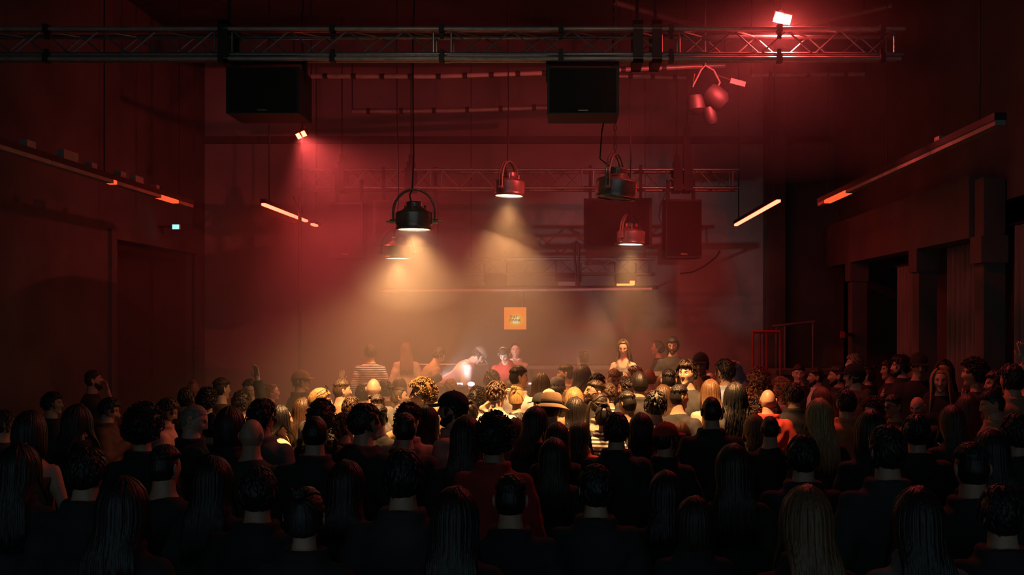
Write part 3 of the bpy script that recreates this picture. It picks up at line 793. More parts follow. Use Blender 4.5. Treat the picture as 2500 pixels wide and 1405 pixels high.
def fast_mesh(name, V, F, mats, tint=None, midx=None):
    """V (n,3) array, F (m,4) quad array"""
    me = bpy.data.meshes.new(name)
    V = np.asarray(V, np.float32); F = np.asarray(F, np.int32)
    me.vertices.add(len(V)); me.vertices.foreach_set('co', V.ravel())
    me.loops.add(F.size); me.loops.foreach_set('vertex_index', F.ravel())
    me.polygons.add(len(F))
    me.polygons.foreach_set('loop_start', np.arange(0, F.size, 4, dtype=np.int32))
    me.polygons.foreach_set('use_smooth', np.ones(len(F), bool))
    for m_ in mats: me.materials.append(m_)
    if midx is not None: me.polygons.foreach_set('material_index', np.asarray(midx, np.int32))
    if tint is not None:
        at = me.color_attributes.new('tint', 'FLOAT_COLOR', 'POINT')
        at.data.foreach_set('color', np.hstack([tint, np.ones((len(V), 1))]).astype(np.float32).ravel())
    me.update(calc_edges=True)
    me.validate()
    return me

def remesh(mb, vox, smooth=3):
    me = bpy.data.meshes.new('tmp'); me.from_pydata(mb.v, [], mb.f)
    o = bpy.data.objects.new('tmp', me); C.objects.link(o)
    md = o.modifiers.new('r', 'REMESH'); md.mode = 'VOXEL'; md.voxel_size = vox
    if smooth:
        sm_ = o.modifiers.new('s', 'SMOOTH'); sm_.factor = 0.5; sm_.iterations = smooth
    dg = bpy.context.evaluated_depsgraph_get(); dg.update()
    e = o.evaluated_get(dg).to_mesh()
    V = np.zeros(len(e.vertices) * 3, np.float32); e.vertices.foreach_get('co', V)
    N = np.zeros(len(e.vertices) * 3, np.float32); e.vertices.foreach_get('normal', N)
    L = np.zeros(len(e.loops), np.int32); e.loops.foreach_get('vertex_index', L)
    bpy.data.objects.remove(o); bpy.data.meshes.remove(me)
    return V.reshape(-1, 3), L.reshape(-1, 4), N.reshape(-1, 3)

def limb(mb, pts, rs, n=14):
    mb.tube(pts, list(rs), n)
    for p, r in zip(pts, rs): mb.ball(p, r, n, 8)

def loft(mb, rings, n=28):
    """rings: (z, rx, ry, yoff)"""
    base = len(mb.v)
    for z, rx, ry, yo in rings:
        for k in range(n):
            q = 2 * PI * k / n
            c_, s_ = math.cos(q), math.sin(q)
            e = 0.85
            mb.v.append((rx * math.copysign(abs(c_) ** e, c_), yo + ry * math.copysign(abs(s_) ** e, s_), z))
    for i in range(len(rings) - 1):
        for k in range(n):
            k2 = (k + 1) % n
            mb.f.append((base + i * n + k, base + i * n + k2, base + (i + 1) * n + k2, base + (i + 1) * n + k)); mb.m.append(0)
    mb.f.append(tuple(base + k for k in range(n))[::-1]); mb.m.append(0)
    e_ = base + (len(rings) - 1) * n
    mb.f.append(tuple(e_ + k for k in range(n))); mb.m.append(0)

# arm poses: (elbow, wrist, hand kind, finger direction, palm direction) for the right side (+x); mirrored for the left
ARM = {
    'D': ((0.255, -0.035, 1.12), (0.275, 0.05, 0.88), 'relax', (0.02, 0.12, -1), (-1, 0, 0)),
    'H': ((0.255, 0.02, 1.13), (0.13, 0.27, 1.18), 'grip', (-0.5, 0.75, 0.3), (-0.8, -0.3, 0)),
    'P': ((0.245, 0.09, 1.12), (0.075, 0.33, 1.20), 'grip', (-0.35, 0.8, 0.4), (-0.5, -0.2, 0.8)),
    'F': ((0.21, 0.26, 1.22), (0.07, 0.17, 1.50), 'relax', (-0.25, -0.1, 1), (0.2, -1, 0)),
    'O': ((0.42, 0.06, 1.52), (0.17, 0.0, 1.72), 'relax', (-1, -0.1, 0.25), (0, 0, -1)),
    'T': ((0.34, 0.22, 1.34), (0.36, 0.45, 1.44), 'point', (0.1, 1, 0.12), (-0.4, 0, -1)),
    'R': ((0.31, 0.14, 1.50), (0.28, 0.17, 1.78), 'open', (-0.1, 0.1, 1), (0, 1, 0)),
    'C': ((0.25, 0.05, 1.15), (0.02, 0.22, 1.30), 'open', (-1, 0.05, 0.3), (0, -1, 0)),
    'K': ((0.23, 0.20, 1.08), (0.20, 0.46, 1.05), 'relax', (-0.1, 1, -0.15), (0, 0, -1)),
}
POSE = {'D': ('D', 'D'), 'H': ('H', 'H'), 'h': ('D', 'H'), 'P': ('P', 'P'), 'F': ('D', 'F'), 'G': ('F', 'D'), 'O': ('D', 'O'), 'o': ('O', 'D'),
        'T': ('D', 'T'), 'R': ('D', 'R'), 'r': ('R', 'D'), 'C': ('D', 'C'), 'B': ('K', 'K'), 'b': ('D', 'H')}
BEND = {'B': math.radians(42), 'b': math.radians(20)}
SHX = {'m': 0.182, 'f': 0.158}
def torso_rings(sex, inf=0.0, top=1.60, bottom=0.86):
    if sex == 'm':
        R_ = [(0.86, .160, .112, 0), (0.95, .172, .118, 0), (1.06, .158, .108, .004), (1.18, .165, .112, .008), (1.29, .184, .120, .006), (1.36, .188, .114, 0), (1.41, .160, .098, -.004), (1.45, .108, .082, -.004), (1.485, .072, .068, 0), (1.53, .060, .062, .006), (1.60, .056, .060, .012)]
    else:
        R_ = [(0.86, .165, .115, 0), (0.94, .174, .120, 0), (1.06, .132, .095, .004), (1.18, .138, .098, .008), (1.28, .155, .108, .008), (1.35, .158, .100, 0), (1.40, .138, .086, -.004), (1.445, .092, .072, -.004), (1.485, .058, .056, 0), (1.53, .048, .051, .006), (1.60, .046, .050, .012)]
    return [(z, a + inf, b + inf, y) for z, a, b, y in R_ if bottom - 1e-6 <= z <= top + 1e-6]

def mir(p, s): return (p[0] * s, p[1], p[2])

def bend(V, pose, rot_only=False):
    a = BEND.get(pose)
    if not a: return V
    V = np.array(V, float)
    z = V[:, 2]
    t = np.clip((z - 0.90) / 0.34, 0, 1); t = t * t * (3 - 2 * t)
    ang = a * t
    c, s = np.cos(ang), np.sin(ang)
    y, zz = V[:, 1], z - 0.95
    out = V.copy()
    out[:, 1] = y * c + zz * s
    out[:, 2] = 0.95 - y * s + zz * c
    return np.where((t > 0)[:, None], out, V)

HANDS = {}
def hand_mesh(kind):
    """right hand: wrist at origin, fingers along +Y, palm facing -Z, thumb towards -X"""
    if kind in HANDS: return HANDS[kind]
    mb = MB()
    mb.ball((0, 0.052, 0), (0.040, 0.052, 0.015), 16, 10)
    limb(mb, [(0, -0.03, 0), (0, 0.02, 0)], [0.026, 0.026], 12)
    curl = {'relax': (25, 30, 20), 'grip': (70, 70, 40), 'open': (8, 8, 5), 'point': (75, 85, 50)}[kind]
    for i, (x, L, r) in enumerate(((-0.029, 0.072, 0.0092), (-0.010, 0.080, 0.0095), (0.010, 0.075, 0.0090), (0.028, 0.060, 0.0080))):
        p = Vector((x, 0.088 - abs(x) * 0.18, 0)); a = 0.0
        pts = [Vector((x * 0.8, 0.05, 0)), p.copy()]
        cc = (6, 6, 4) if (kind == 'point' and i == 0) else curl
        for seg, c_ in zip((0.45, 0.32, 0.23), cc):
            a += math.radians(c_ * (0.85 + 0.08 * i))
            d = Vector((x * (1.8 if kind == 'open' else 0.6), math.cos(a), -math.sin(a))).normalized()
            p = p + d * (L * seg); pts.append(p.copy())
        limb(mb, pts, [r * 1.05, r * 1.05, r, r * 0.92, r * 0.8], 8)
    th = [(-0.022, 0.018, -0.004), (-0.046, 0.040, -0.010), (-0.058 if kind != 'grip' else -0.040, 0.066, -0.016 if kind != 'grip' else -0.040), (-0.060 if kind != 'grip' else -0.022, 0.090 if kind != 'grip' else 0.078, -0.022 if kind != 'grip' else -0.055)]
    limb(mb, th, [0.014, 0.0125, 0.0105, 0.0085], 8)
    V, F, N = remesh(mb, 0.0052, 2)
    HANDS[kind] = (V, F)
    return HANDS[kind]

def place_hand(kind, wrist, fdir, pdir, side):
    V, F = hand_mesh(kind)
    f = Vector(fdir).normalized(); p = Vector(pdir); p = (p - f * p.dot(f)).normalized()
    zax = -p; xax = f.cross(zax).normalized()
    V = V.copy()
    # keep the thumb on the correct side: right hand thumb is -X of the template when the palm looks along -Z
    B_ = np.array([[xax.x, f.x, zax.x], [xax.y, f.y, zax.y], [xax.z, f.z, zax.z]])
    V = V @ B_.T + np.array(wrist)
    if side < 0:
        V[:, 0] *= -1; F = F[:, ::-1]
    return V, F

NU, NV = 80, 60
def sphere_grid(nu, nv, warp=0.42):
    u = np.linspace(0, 2 * np.pi, nu, endpoint=False); phi = u - warp * np.sin(u)
    th = np.linspace(0.0, np.pi, nv + 1)
    T, P_ = np.meshgrid(th, phi, indexing='ij')
    D = np.stack([np.sin(T) * np.sin(P_), np.sin(T) * np.cos(P_), np.cos(T)], -1).reshape(-1, 3)
    j, i = np.meshgrid(np.arange(nv), np.arange(nu), indexing='ij')
    i2 = (i + 1) % nu
    F = np.stack([j * nu + i, j * nu + i2, (j + 1) * nu + i2, (j + 1) * nu + i], -1).reshape(-1, 4)
    return D, F[:, ::-1].copy(), np.cos(P_).ravel()

def skull(D, cp, jaw=1.0):
    x, y, z = D[:, 0], D[:, 1], D[:, 2]
    t = np.clip(-z, 0, 1)
    X = x * 0.0755 * (1 - 0.20 * jaw * t ** 1.4) * (1 - 0.20 * t * np.clip(y, 0, 1))
    Y = y * 0.097
    Y = np.where(y < 0, Y * (1 - 0.42 * t), Y)
    q = np.clip((t - 0.45) / 0.5, 0, 1)
    Y = Y + 0.040 * q * q * (3 - 2 * q) * np.clip(cp, 0, 1)
    Z = z * 0.117
    return np.stack([X, Y, Z], -1)

HEADS = {}
def head_mesh(sex):
    if sex in HEADS: return HEADS[sex]
    D, F, cp = sphere_grid(NU, NV)
    P = skull(D, cp, 1.0 if sex == 'm' else 1.25)
    X, Z = P[:, 0], P[:, 2]; aX = np.abs(X)
    fm = np.clip((cp - 0.15) / 0.35, 0, 1) * np.clip(np.sin(np.arccos(np.clip(D[:, 2], -1, 1))) * 1.5, 0, 1)
    g = lambda v, c, w: np.exp(-((v - c) / w) ** 2)
    prof = np.interp(Z, [-0.040, -0.033, -0.027, -0.015, 0.0, 0.020, 0.034], [0, 0.010, 0.024, 0.021, 0.014, 0.007, 0.0])
    ns = 1.0 if sex == 'm' else 0.85
    dY = ns * prof * np.exp(-(X / 0.0105) ** 2) + ns * 0.008 * g(aX, 0.012, 0.006) * g(Z, -0.027, 0.007)
    dY += -0.011 * g(aX, 0.030, 0.015) * g(Z, 0.012, 0.011)
    dY += (0.005 if sex == 'm' else 0.002) * g(aX, 0.026, 0.02) * g(Z, 0.031, 0.007)
    dY += 0.0055 * np.exp(-(X / 0.020) ** 4) * (g(Z, -0.053, 0.0045) + g(Z, -0.065, 0.005)) - 0.003 * np.exp(-(X / 0.022) ** 4) * g(Z, -0.059, 0.003)
    dY += 0.005 * g(aX, 0.046, 0.018) * g(Z, -0.016, 0.018)
    dY += 0.006 * g(X, 0, 0.02) * g(Z, -0.100, 0.014)
    P[:, 1] += dY * fm
    tint = np.ones((len(P), 3))
    def paint(w, col):
        w = np.clip(w, 0, 1)[:, None]
        tint[:] = tint * (1 - w) + np.array(col) * w
    paint(0.9 * fm * np.exp(-(X / 0.020) ** 4) * (g(Z, -0.055, 0.004) + g(Z, -0.063, 0.005)), (0.85, 0.52, 0.48))
    paint(1.5 * fm * g(aX, 0.030, 0.019) ** 1.0 * g(Z, 0.033 , 0.0055) * (aX > 0.010), (0.14, 0.10, 0.08))
    paint(0.8 * fm * g(aX, 0.031, 0.016) * g(Z, 0.018, 0.004), (0.30, 0.22, 0.20))
    Vs, Fs, Ts = [P], [F], [tint]
    n = len(P)
    eD, eF, _ = sphere_grid(16, 10, 0.0)
    for s_ in (-1, 1):
        c_ = np.array([s_ * 0.030, 0.0725, 0.0115])
        Vs.append(eD * 0.0116 + c_); Fs.append(eF + n); n += len(eD)
        tt = np.ones((len(eD), 3)) * np.array([1.35, 1.9, 2.4])
        tt[eD[:, 1] > 0.86] = (0.06, 0.06, 0.07); Ts.append(tt)
        eD2, eF2, _ = sphere_grid(18, 12, 0.0)
        E = eD2.copy()
        rim = np.clip((eD2[:, 0] * s_), -1, 1)
        E = E * np.array([0.011, 0.020, 0.032])
        conc = np.clip(rim, 0, 1) * np.exp(-((eD2[:, 1] - 0.15) ** 2 + eD2[:, 2] ** 2) / 0.25)
        E[:, 0] -= s_ * conc * 0.010
        E[:, 1] -= 0.006 * eD2[:, 2]
        E[:, 0] += s_ * (-0.35) * E[:, 1]
        Vs.append(E + np.array([s_ * 0.0765, -0.010, 0.000])); Fs.append(eF2 + n); n += len(E)
        Ts.append(np.ones((len(E), 3)) * np.array([1.0, 0.92, 0.9]))
    HEADS[sex] = (np.vstack(Vs), np.vstack(Fs), np.vstack(Ts))
    return HEADS[sex]

HEAD_C = Vector((0, 0.018, 1.632))
def head_matrix(pose, hy, hp):
    m_ = Matrix.Translation(HEAD_C) @ Matrix.Rotation(math.radians(hy), 4, 'Z') @ Matrix.Rotation(math.radians(-hp), 4, 'X')
    a = BEND.get(pose)
    if a:
        Tm = Matrix.Translation((0, 0, 0.95)) @ Matrix.Rotation(-a, 4, 'X') @ Matrix.Translation((0, 0, -0.95))
        m_ = Tm @ m_
    return m_

BODY_CORE, BODIES, TOPS, LEGS = {}, {}, {}, {}
def wr(V, N, amp, sc):
    w = np.sin(V[:, 0] * 23 * sc + V[:, 2] * 31 * sc + 1.3 * np.sin(V[:, 1] * 19 * sc)) + np.sin(V[:, 2] * 47 * sc - V[:, 0] * 17 * sc + 2 * np.sin(V[:, 0] * 29 * sc))
    return V + N * (amp * w)[:, None]

def body_core(sex, pose):
    k = (sex, pose)
    if k in BODY_CORE: return BODY_CORE[k]
    mb = MB()
    loft(mb, torso_rings(sex))
    sx = SHX[sex]
    f = 1.0 if sex == 'm' else 0.84
    hands = []
    for side, a in zip((-1, 1), POSE[pose]):
        el, wrp, hk, fd, pd = ARM[a]
        kx = 1.0 if sex == 'm' else 0.92
        el = (el[0] * kx, el[1], el[2]); wrp = (wrp[0] * kx, wrp[1], wrp[2])
        s0_ = (sx - 0.01, 0, 1.372)
        limb(mb, [mir(s0_, side), mir(el, side), mir(wrp, side)], [0.058 * f, 0.043 * f, 0.029 * f])
        hands.append((hk, wrp, fd, pd, side))
    for side in (-1, 1):
        limb(mb, [(side * 0.088, 0, 0.90), (side * 0.095, 0.012, 0.49), (side * 0.10, -0.02, 0.09)], [0.092, 0.060, 0.042])
        limb(mb, [(side * 0.10, -0.04, 0.045), (side * 0.115, 0.14, 0.032)], [0.045, 0.032])
    if sex == 'f':
        for side in (-1, 1): mb.ball((side * 0.07, 0.075, 1.265), (0.062, 0.055, 0.06), 14, 10)
    V, F, N = remesh(mb, 0.0165, 3)
    n = len(V); Vs, Fs = [V], [F]
    for h_ in hands:
        hv, hf = place_hand(*h_)
        if sex == 'f': hv = (hv - np.array(mir(h_[1], h_[4]))) * 0.9 + np.array(mir(h_[1], h_[4]))
        Vs.append(hv); Fs.append(hf + n); n += len(hv)
    V, F = np.vstack(Vs), np.vstack(Fs)
    BODY_CORE[k] = (bend(V, pose), F)
    return BODY_CORE[k]

def body_mesh(sex, pose, hy, hp):
    k = (sex, pose, hy, hp)
    if k in BODIES: return BODIES[k]
    V, F = body_core(sex, pose)
    hv, hf, ht = head_mesh(sex)
    hm = np.array(head_matrix(pose, hy, hp))
    hv = hv @ hm[:3, :3].T + hm[:3, 3]
    tint = np.vstack([np.ones((len(V), 3)), ht])
    VV = np.vstack([V, hv]); FF = np.vstack([F, hf + len(V)])
    mi = (VV[FF[:, 0], 2] < 0.10).astype(int)
    BODIES[k] = fast_mesh('body', VV, FF, [M['skin'], M['shoe']], tint, mi)
    return BODIES[k]

def top_mesh(kind, sex, pose, matname):
    k = (kind, sex, pose, matname)
    if k in TOPS: return TOPS[k]
    mb = MB()
    inf = {'tee': 0.014, 'long': 0.015, 'tank': 0.012, 'jacket': 0.026, 'hoodie': 0.028, 'shirt': 0.017}[kind]
    rings = [(0.80, 0.192 + inf, 0.140 + inf, 0)] + [(z, a + (0.018 if z < 1.1 else 0), b + (0.018 if z < 1.1 else 0), y) for z, a, b, y in torso_rings(sex, inf, 1.47 if kind != 'tank' else 1.365)]
    if kind == 'tank':
        pass
    else:
        neck = 1.482
        rings = [r for r in rings if r[0] < 1.47]
        nr = (0.085 if sex == 'm' else 0.076)
        rings.append((neck, nr, nr * 0.88, 0.0))
    loft(mb, rings)
    sx = SHX[sex]; f = 1.0 if sex == 'm' else 0.84
    for side, a in zip((-1, 1), POSE[pose]):
        el, wrp = ARM[a][0], ARM[a][1]
        kx = 1.0 if sex == 'm' else 0.92
        el = Vector((el[0] * kx * side, el[1], el[2])); w_ = Vector((wrp[0] * kx * side, wrp[1], wrp[2])); s_ = Vector(((sx - 0.01) * side, 0, 1.372))
        if kind == 'tank':
            mb.tube([(side * 0.075, -0.098, 1.34), (side * 0.082, -0.075, 1.43), (side * 0.085, 0.0, 1.475), (side * 0.08, 0.07, 1.42), (side * 0.07, 0.10, 1.34)], 0.017, 8)
            continue
        if kind == 'tee':
            e2 = s_.lerp(el, 0.62)
            mb.ball(s_, 0.062 * f + inf, 14, 8)
            mb.tube([s_, e2], [0.062 * f + inf, 0.056 * f + inf + 0.006], 14)
        else:
            we = el.lerp(w_, 0.94)
            limb(mb, [s_, el], [0.060 * f + inf, 0.046 * f + inf])
            mb.tube([el, we], [0.046 * f + inf, 0.033 * f + inf * 0.8], 14)
    if sex == 'f':
        for side in (-1, 1): mb.ball((side * 0.07, 0.078, 1.265), (0.066 + inf * 0.5, 0.058 + inf * 0.5, 0.064), 14, 10)
    if kind == 'jacket' or kind == 'shirt':
        t_ = 0.012 if kind == 'shirt' else 0.016
        cr = nr + 0.006
        for i in range(14):
            a0 = PI * 0.5 + 0.45 + (2 * PI - 0.9) * i / 14; a1 = PI * 0.5 + 0.45 + (2 * PI - 0.9) * (i + 1) / 14
            p0 = (cr * math.cos(a0), 0.92 * cr * math.sin(a0), 1.485); p1 = (cr * math.cos(a1), 0.92 * cr * math.sin(a1), 1.485)
            mb.tube([p0, p1], t_ + 0.012, 8); 
    if kind == 'hoodie':
        mb.ball((0, -0.105, 1.435), (0.115, 0.055, 0.075), 16, 10)
        for i in range(12):
            a0 = PI * 0.5 + 0.7 + (2 * PI - 1.4) * i / 12; a1 = PI * 0.5 + 0.7 + (2 * PI - 1.4) * (i + 1) / 12
            mb.tube([(0.1 * math.cos(a0), 0.095 * math.sin(a0), 1.475), (0.1 * math.cos(a1), 0.095 * math.sin(a1), 1.475)], 0.026, 8)
    V, F, N = remesh(mb, 0.0165, 2)
    V = wr(V, N, 0.0028, 1.0)
    if kind == 'tank' : V = V
    TOPS[k] = fast_mesh('top', bend(V, pose), F, [M[matname]])
    return TOPS[k]

def legs_mesh(sex):
    if sex in LEGS: return LEGS[sex]
    mb = MB()
    loft(mb, [(0.84, 0.170, 0.120, 0), (0.90, 0.176, 0.124, 0), (0.96, 0.170, 0.120, 0)])
    for side in (-1, 1):
        mb.tube([(side * 0.090, 0, 0.92), (side * 0.096, 0.012, 0.49), (side * 0.10, -0.015, 0.075)], [0.100, 0.075, 0.066], 14)
        mb.ball((side * 0.090, 0, 0.90), 0.1, 14, 8)
    V, F, N = remesh(mb, 0.018, 2)
    LEGS[sex] = fast_mesh('trousers', wr(V, N, 0.003, 0.8), F, [M['cloth']])
    return LEGS[sex]

# ---------------------------------------------------------------- hair, hats and face extras (head space)
class LK:
    def __init__(s): s.V, s.F, s.n = [], [], 0
    def grid(s, V, F): s.V.append(V); s.F.append(F + s.n); s.n += len(V)
    def lock(s, path, w, th, taper=0.25, sides=6, centre=(0, 0, 0)):
        P = np.asarray(path, float); n = len(P)
        T = np.gradient(P, axis=0); T /= np.linalg.norm(T, axis=1, keepdims=True) + 1e-9
        O = P - np.asarray(centre); O[:, 2] *= 0.3
        O -= (O * T).sum(1, keepdims=True) * T; O /= np.linalg.norm(O, axis=1, keepdims=True) + 1e-9
        S = np.cross(T, O)
        t = np.linspace(0, 1, n); sc_ = np.where(t < 0.7, 1.0, 1 - (1 - taper) * (t - 0.7) / 0.3)
        q = np.arange(sides) * 2 * np.pi / sides
        R = P[:, None] + S[:, None] * (np.cos(q)[None, :, None] * (w * sc_)[:, None, None]) + O[:, None] * (np.sin(q)[None, :, None] * (th * sc_)[:, None, None])
        i, k = np.meshgrid(np.arange(n - 1), np.arange(sides), indexing='ij'); k2 = (k + 1) % sides
        F = np.stack([i * sides + k, i * sides + k2, (i + 1) * sides + k2, (i + 1) * sides + k], -1).reshape(-1, 4)
        s.grid(R.reshape(-1, 3), F)
        # end caps (quads over the ring)
        e = (n - 1) * sides
        if sides == 6:
            s.F.append(np.array([[e, e + 1, e + 2, e + 3], [e, e + 3, e + 4, e + 5]]) + s.n - n * sides)
    def mesh(s, name, m_): return fast_mesh(name, np.vstack(s.V), np.vstack(s.F), [m_])

def smooth01(v): v = np.clip(v, 0, 1); return v * v * (3 - 2 * v)
def noise3(P, f, seed=0.0):
    x, y, z = P[:, 0] * f + seed, P[:, 1] * f - seed, P[:, 2] * f + 2 * seed
    return (np.sin(x + 1.7 * np.sin(y * 1.3)) + np.sin(y * 1.1 + 1.9 * np.sin(z * 0.9)) + np.sin(z * 1.2 + 1.5 * np.sin(x * 1.4))) / 3.0
def hairline(D, cp, kind='n'):
    tab = {'n': ([-1, -.35, -.1, .15, .45, .75, 1], [-.62, -.5, -.10, .14, .40, .54, .57]),
           'recede': ([-1, -.35, -.1, .15, .45, .75, 1], [-.60, -.5, -.08, .25, .72, .80, .66]),
           'fade': ([-1, -.35, -.1, .15, .45, .75, 1], [.18, .22, .30, .38, .48, .55, .57]),
           'high': ([-1, -.35, -.1, .15, .45, .75, 1], [-.62, -.5, -.04, .24, .56, .71, .75])}[kind]
    zl = np.interp(cp, *tab)
    return smooth01((D[:, 2] - zl) / 0.14 + 0.5)
def shell(th_fn, line='n', nu=60, nv=44):
    D, F, cp = sphere_grid(nu, nv, 0.2)
    P = skull(D, cp)
    Nn = P / np.array([0.0755, 0.097, 0.117]) ** 2; Nn /= np.linalg.norm(Nn, axis=1, keepdims=True)
    m_ = hairline(D, cp, line)
    th = th_fn(D, P, cp)
    return P + Nn * (m_ * (th + 0.007) - 0.007)[:, None], F

def sk(a, p, off):
    """point on the scalp: a azimuth (0 = back), p angle from the crown"""
    z = math.cos(p)
    t = max(0.0, -z)
    back = math.cos(a)
    y = -math.sin(p) * back * 0.097
    if y < 0: y *= (1 - 0.30 * t)
    x = math.sin(p) * math.sin(a) * 0.0755
    r_ = math.hypot(x, y) + 1e-6
    s_ = (r_ + off * math.sin(max(p, 0.25))) / r_
    return np.array([x * s_, y * s_, z * 0.117 + off * max(z, 0)])

HAIR = {}
def hair_mesh(kind):
    if kind in HAIR: return HAIR[kind]
    base = kind.rstrip('123')
    rnd = random.Random(kind); L = LK()
    sd = rnd.uniform(0, 6)
    if base in ('short', 'messy', 'side'):
        tt = {'short': 0.014, 'messy': 0.020, 'side': 0.016}[base]
        L.grid(*shell(lambda D, P, cp: tt * 0.55 + 0.012 * np.clip(D[:, 2], 0, 1) + 0.004 * noise3(P, 70, sd)))
        for k in range(170 if base != 'side' else 130):
            a = rnd.uniform(-PI, PI); p0 = rnd.uniform(0.1, 1.45 if abs(a) > 1.9 else 1.85)
            if abs(a) > 2.1: p0 = min(p0, 0.60)
            da = rnd.uniform(-.35, .35) + (0.5 if base == 'side' else 0)
            ln = rnd.uniform(.28, .5)
            o0 = tt * 0.6 + 0.004 + 0.009 * max(0, math.cos(p0))
            up = 0.010 if base == 'messy' else 0.004
            L.lock([sk(a + da * t, p0 + ln * t, o0 + up * math.sin(t * PI) + (0.006 * t if base == 'messy' else 0)) for t in (0, .33, .66, 1)], rnd.uniform(.006, .011), 0.0035, 0.15)
    elif base in ('fade', 'buzz', 'recede'):
        ln_ = {'fade': 'n', 'buzz': 'n', 'recede': 'recede'}[base]
        L.grid(*shell(lambda D, P, cp: 0.0022 + (0.0 if base == 'buzz' else 0.016) * smooth01((D[:, 2] - 0.42) / 0.25) + 0.0008 * noise3(P, 200, sd), ln_))
        if base != 'buzz':
            for k in range(110):
                a = rnd.uniform(-PI, PI); p0 = rnd.uniform(0.05, 0.85)
                L.lock([sk(a + rnd.uniform(-.1, .1), p0 + 0.3 * t, 0.013 + 0.006 * math.sin(t * PI)) for t in (0, .33, .66, 1)], rnd.uniform(.005, .009), 0.003, 0.15)
    elif base == 'slick':
        L.grid(*shell(lambda D, P, cp: 0.012 + 0.008 * np.clip(D[:, 2], 0, 1) + 0.0022 * np.sin(P[:, 0] * 420)))
        for k in range(46):
            x = -1 + 2 * k / 45
            L.lock([sk(PI - x * 0.75 * (1 - .2 * t), 0.95 - 1.0 * t, 0.02) if t < 0.9 else sk(x * 0.8, 0.05, 0.022) for t in (0, .3, .6, .85)] + [sk(x * 0.9, p, 0.020) for p in (0.35, 0.8, 1.25, 1.7, 1.95)], 0.006, 0.003, 0.3)
    elif base in ('curly', 'afro', 'curlylong'):
        tt = {'curly': 0.024, 'afro': 0.036, 'curlylong': 0.030}[base]
        L.grid(*shell(lambda D, P, cp: tt * 0.75 + 0.012 * np.clip(D[:, 2], 0, 1) + 0.006 * noise3(P, 120, sd)))
        def curl(c_, r0):
            ax = np.array([rnd.gauss(0, 1) for _ in range(3)]); ax /= np.linalg.norm(ax)
            b_ = np.cross(ax, [0.3, 0.5, 0.8]); b_ /= np.linalg.norm(b_); d_ = np.cross(ax, b_)
            q0 = rnd.uniform(0, 6)
            L.lock([c_ + r0 * (math.cos(q0 + q) * b_ + math.sin(q0 + q) * d_) + ax * (q * 0.0016) for q in np.linspace(0, 6.8, 9)], 0.0042, 0.0042, 0.5, 4, c_)
        for k in range(330):
            a = rnd.uniform(-PI, PI)
            p0 = math.acos(rnd.uniform(math.cos(0.95 if abs(a) > 2.0 else (1.5 if abs(a) > 1.5 else 2.05)), 1.0))
            curl(sk(a, p0, tt + 0.010 * max(0, math.cos(p0)) + rnd.uniform(-0.004, 0.008)), rnd.uniform(0.008, 0.013))
        if base == 'curlylong':
            for k in range(300):
                a = rnd.uniform(-2.0, 2.0); z = rnd.uniform(-0.30, -0.02)
                f_ = 1.0 + 0.35 * min(1.0, -z / 0.2)
                y = -math.cos(a) * 0.12 * f_ if abs(a) < 1.5 else 0.02
                if z < -0.14: y = min(y, -0.12)
                curl(np.array([math.sin(a) * 0.112 * f_, y, z]), rnd.uniform(0.010, 0.016))
    elif base in ('long', 'wavy', 'bob', 'mid'):
        Lg = {'long': 0.40, 'wavy': 0.36, 'bob': 0.17, 'mid': 0.27}[base]
        L.grid(*shell(lambda D, P, cp: 0.010 + 0.004 * np.clip(D[:, 2], 0, 1) + 0.0015 * np.sin(np.arctan2(P[:, 0], -P[:, 1]) * 60), 'high'))
        part = rnd.uniform(-0.02, 0.02)
        for lay, (off, n_) in enumerate(((0.012, 40), (0.020, 52))):
            for k in range(n_):
                a = -2.12 + 4.24 * (k + rnd.uniform(0, .9)) / n_
                o_ = off + rnd.uniform(-.002, .003)
                path = [np.array([part + 0.004 * math.copysign(1, a), 0.02 - 0.03 * math.cos(a), 0.117 + o_])]
                for p in (0.28, 0.6, 0.95, 1.3, 1.6): path.append(sk(a, p, o_ + 0.004 * math.sin(p)))
                last = path[-1]
                wl = Lg * rnd.uniform(0.86, 1.04)
                front = abs(a) > 1.55
                steps = 7
                for j in range(1, steps + 1):
                    t = j / steps; z = last[2] - (wl + last[2]) * t
                    s2 = smooth01(np.array([(-z - 0.03) / 0.15]))[0]
                    if base == 'bob': tx, ty = last[0] * 1.05, last[1] * (1.0 - 0.1 * t)
                    elif front: tx, ty = math.copysign(0.088 + 0.02 * t, a), 0.085 + 0.03 * t
                    else: tx, ty = last[0] * (0.92 + 0.22 * t), min(last[1], -0.128 - 0.012 * math.cos(a) - 0.02 * t)
                    q = np.array([last[0] + (tx - last[0]) * s2, last[1] + (ty - last[1]) * s2, z])
                    if base == 'wavy':
                        ph = k * 1.3 + lay
                        q[0] += 0.010 * math.sin(t * 9 + ph); q[1] += 0.008 * math.cos(t * 9 + ph * 1.4)
                    path.append(q)
                L.lock(path, rnd.uniform(.008, .012), 0.005, 0.35)
    elif base in ('pony', 'bun'):
        L.grid(*shell(lambda D, P, cp: 0.009 + 0.002 * np.sin(np.arctan2(P[:, 0], P[:, 2]) * 50), 'high'))
        tie = np.array([0, -0.112, 0.035]) if base == 'pony' else np.array([0, -0.085, 0.095])
        for k in range(54):
            a = -PI + 2 * PI * k / 54
            p_end = 1.95 if abs(a) < 1.2 else (1.5 if abs(a) < 1.8 else 0.72)
            s0_ = sk(a, p_end, 0.008)
            pth = []
            for t in (0, .25, .5, .75, 1):
                v = s0_ * (1 - t) + tie * t
                d_ = v / np.array([0.0755, 0.097, 0.117]); nn = np.linalg.norm(d_)
                tgt = 1.13
                if nn < tgt: v = v * (tgt / nn)
                pth.append(v)
            L.lock(pth, 0.009, 0.004, 0.7)
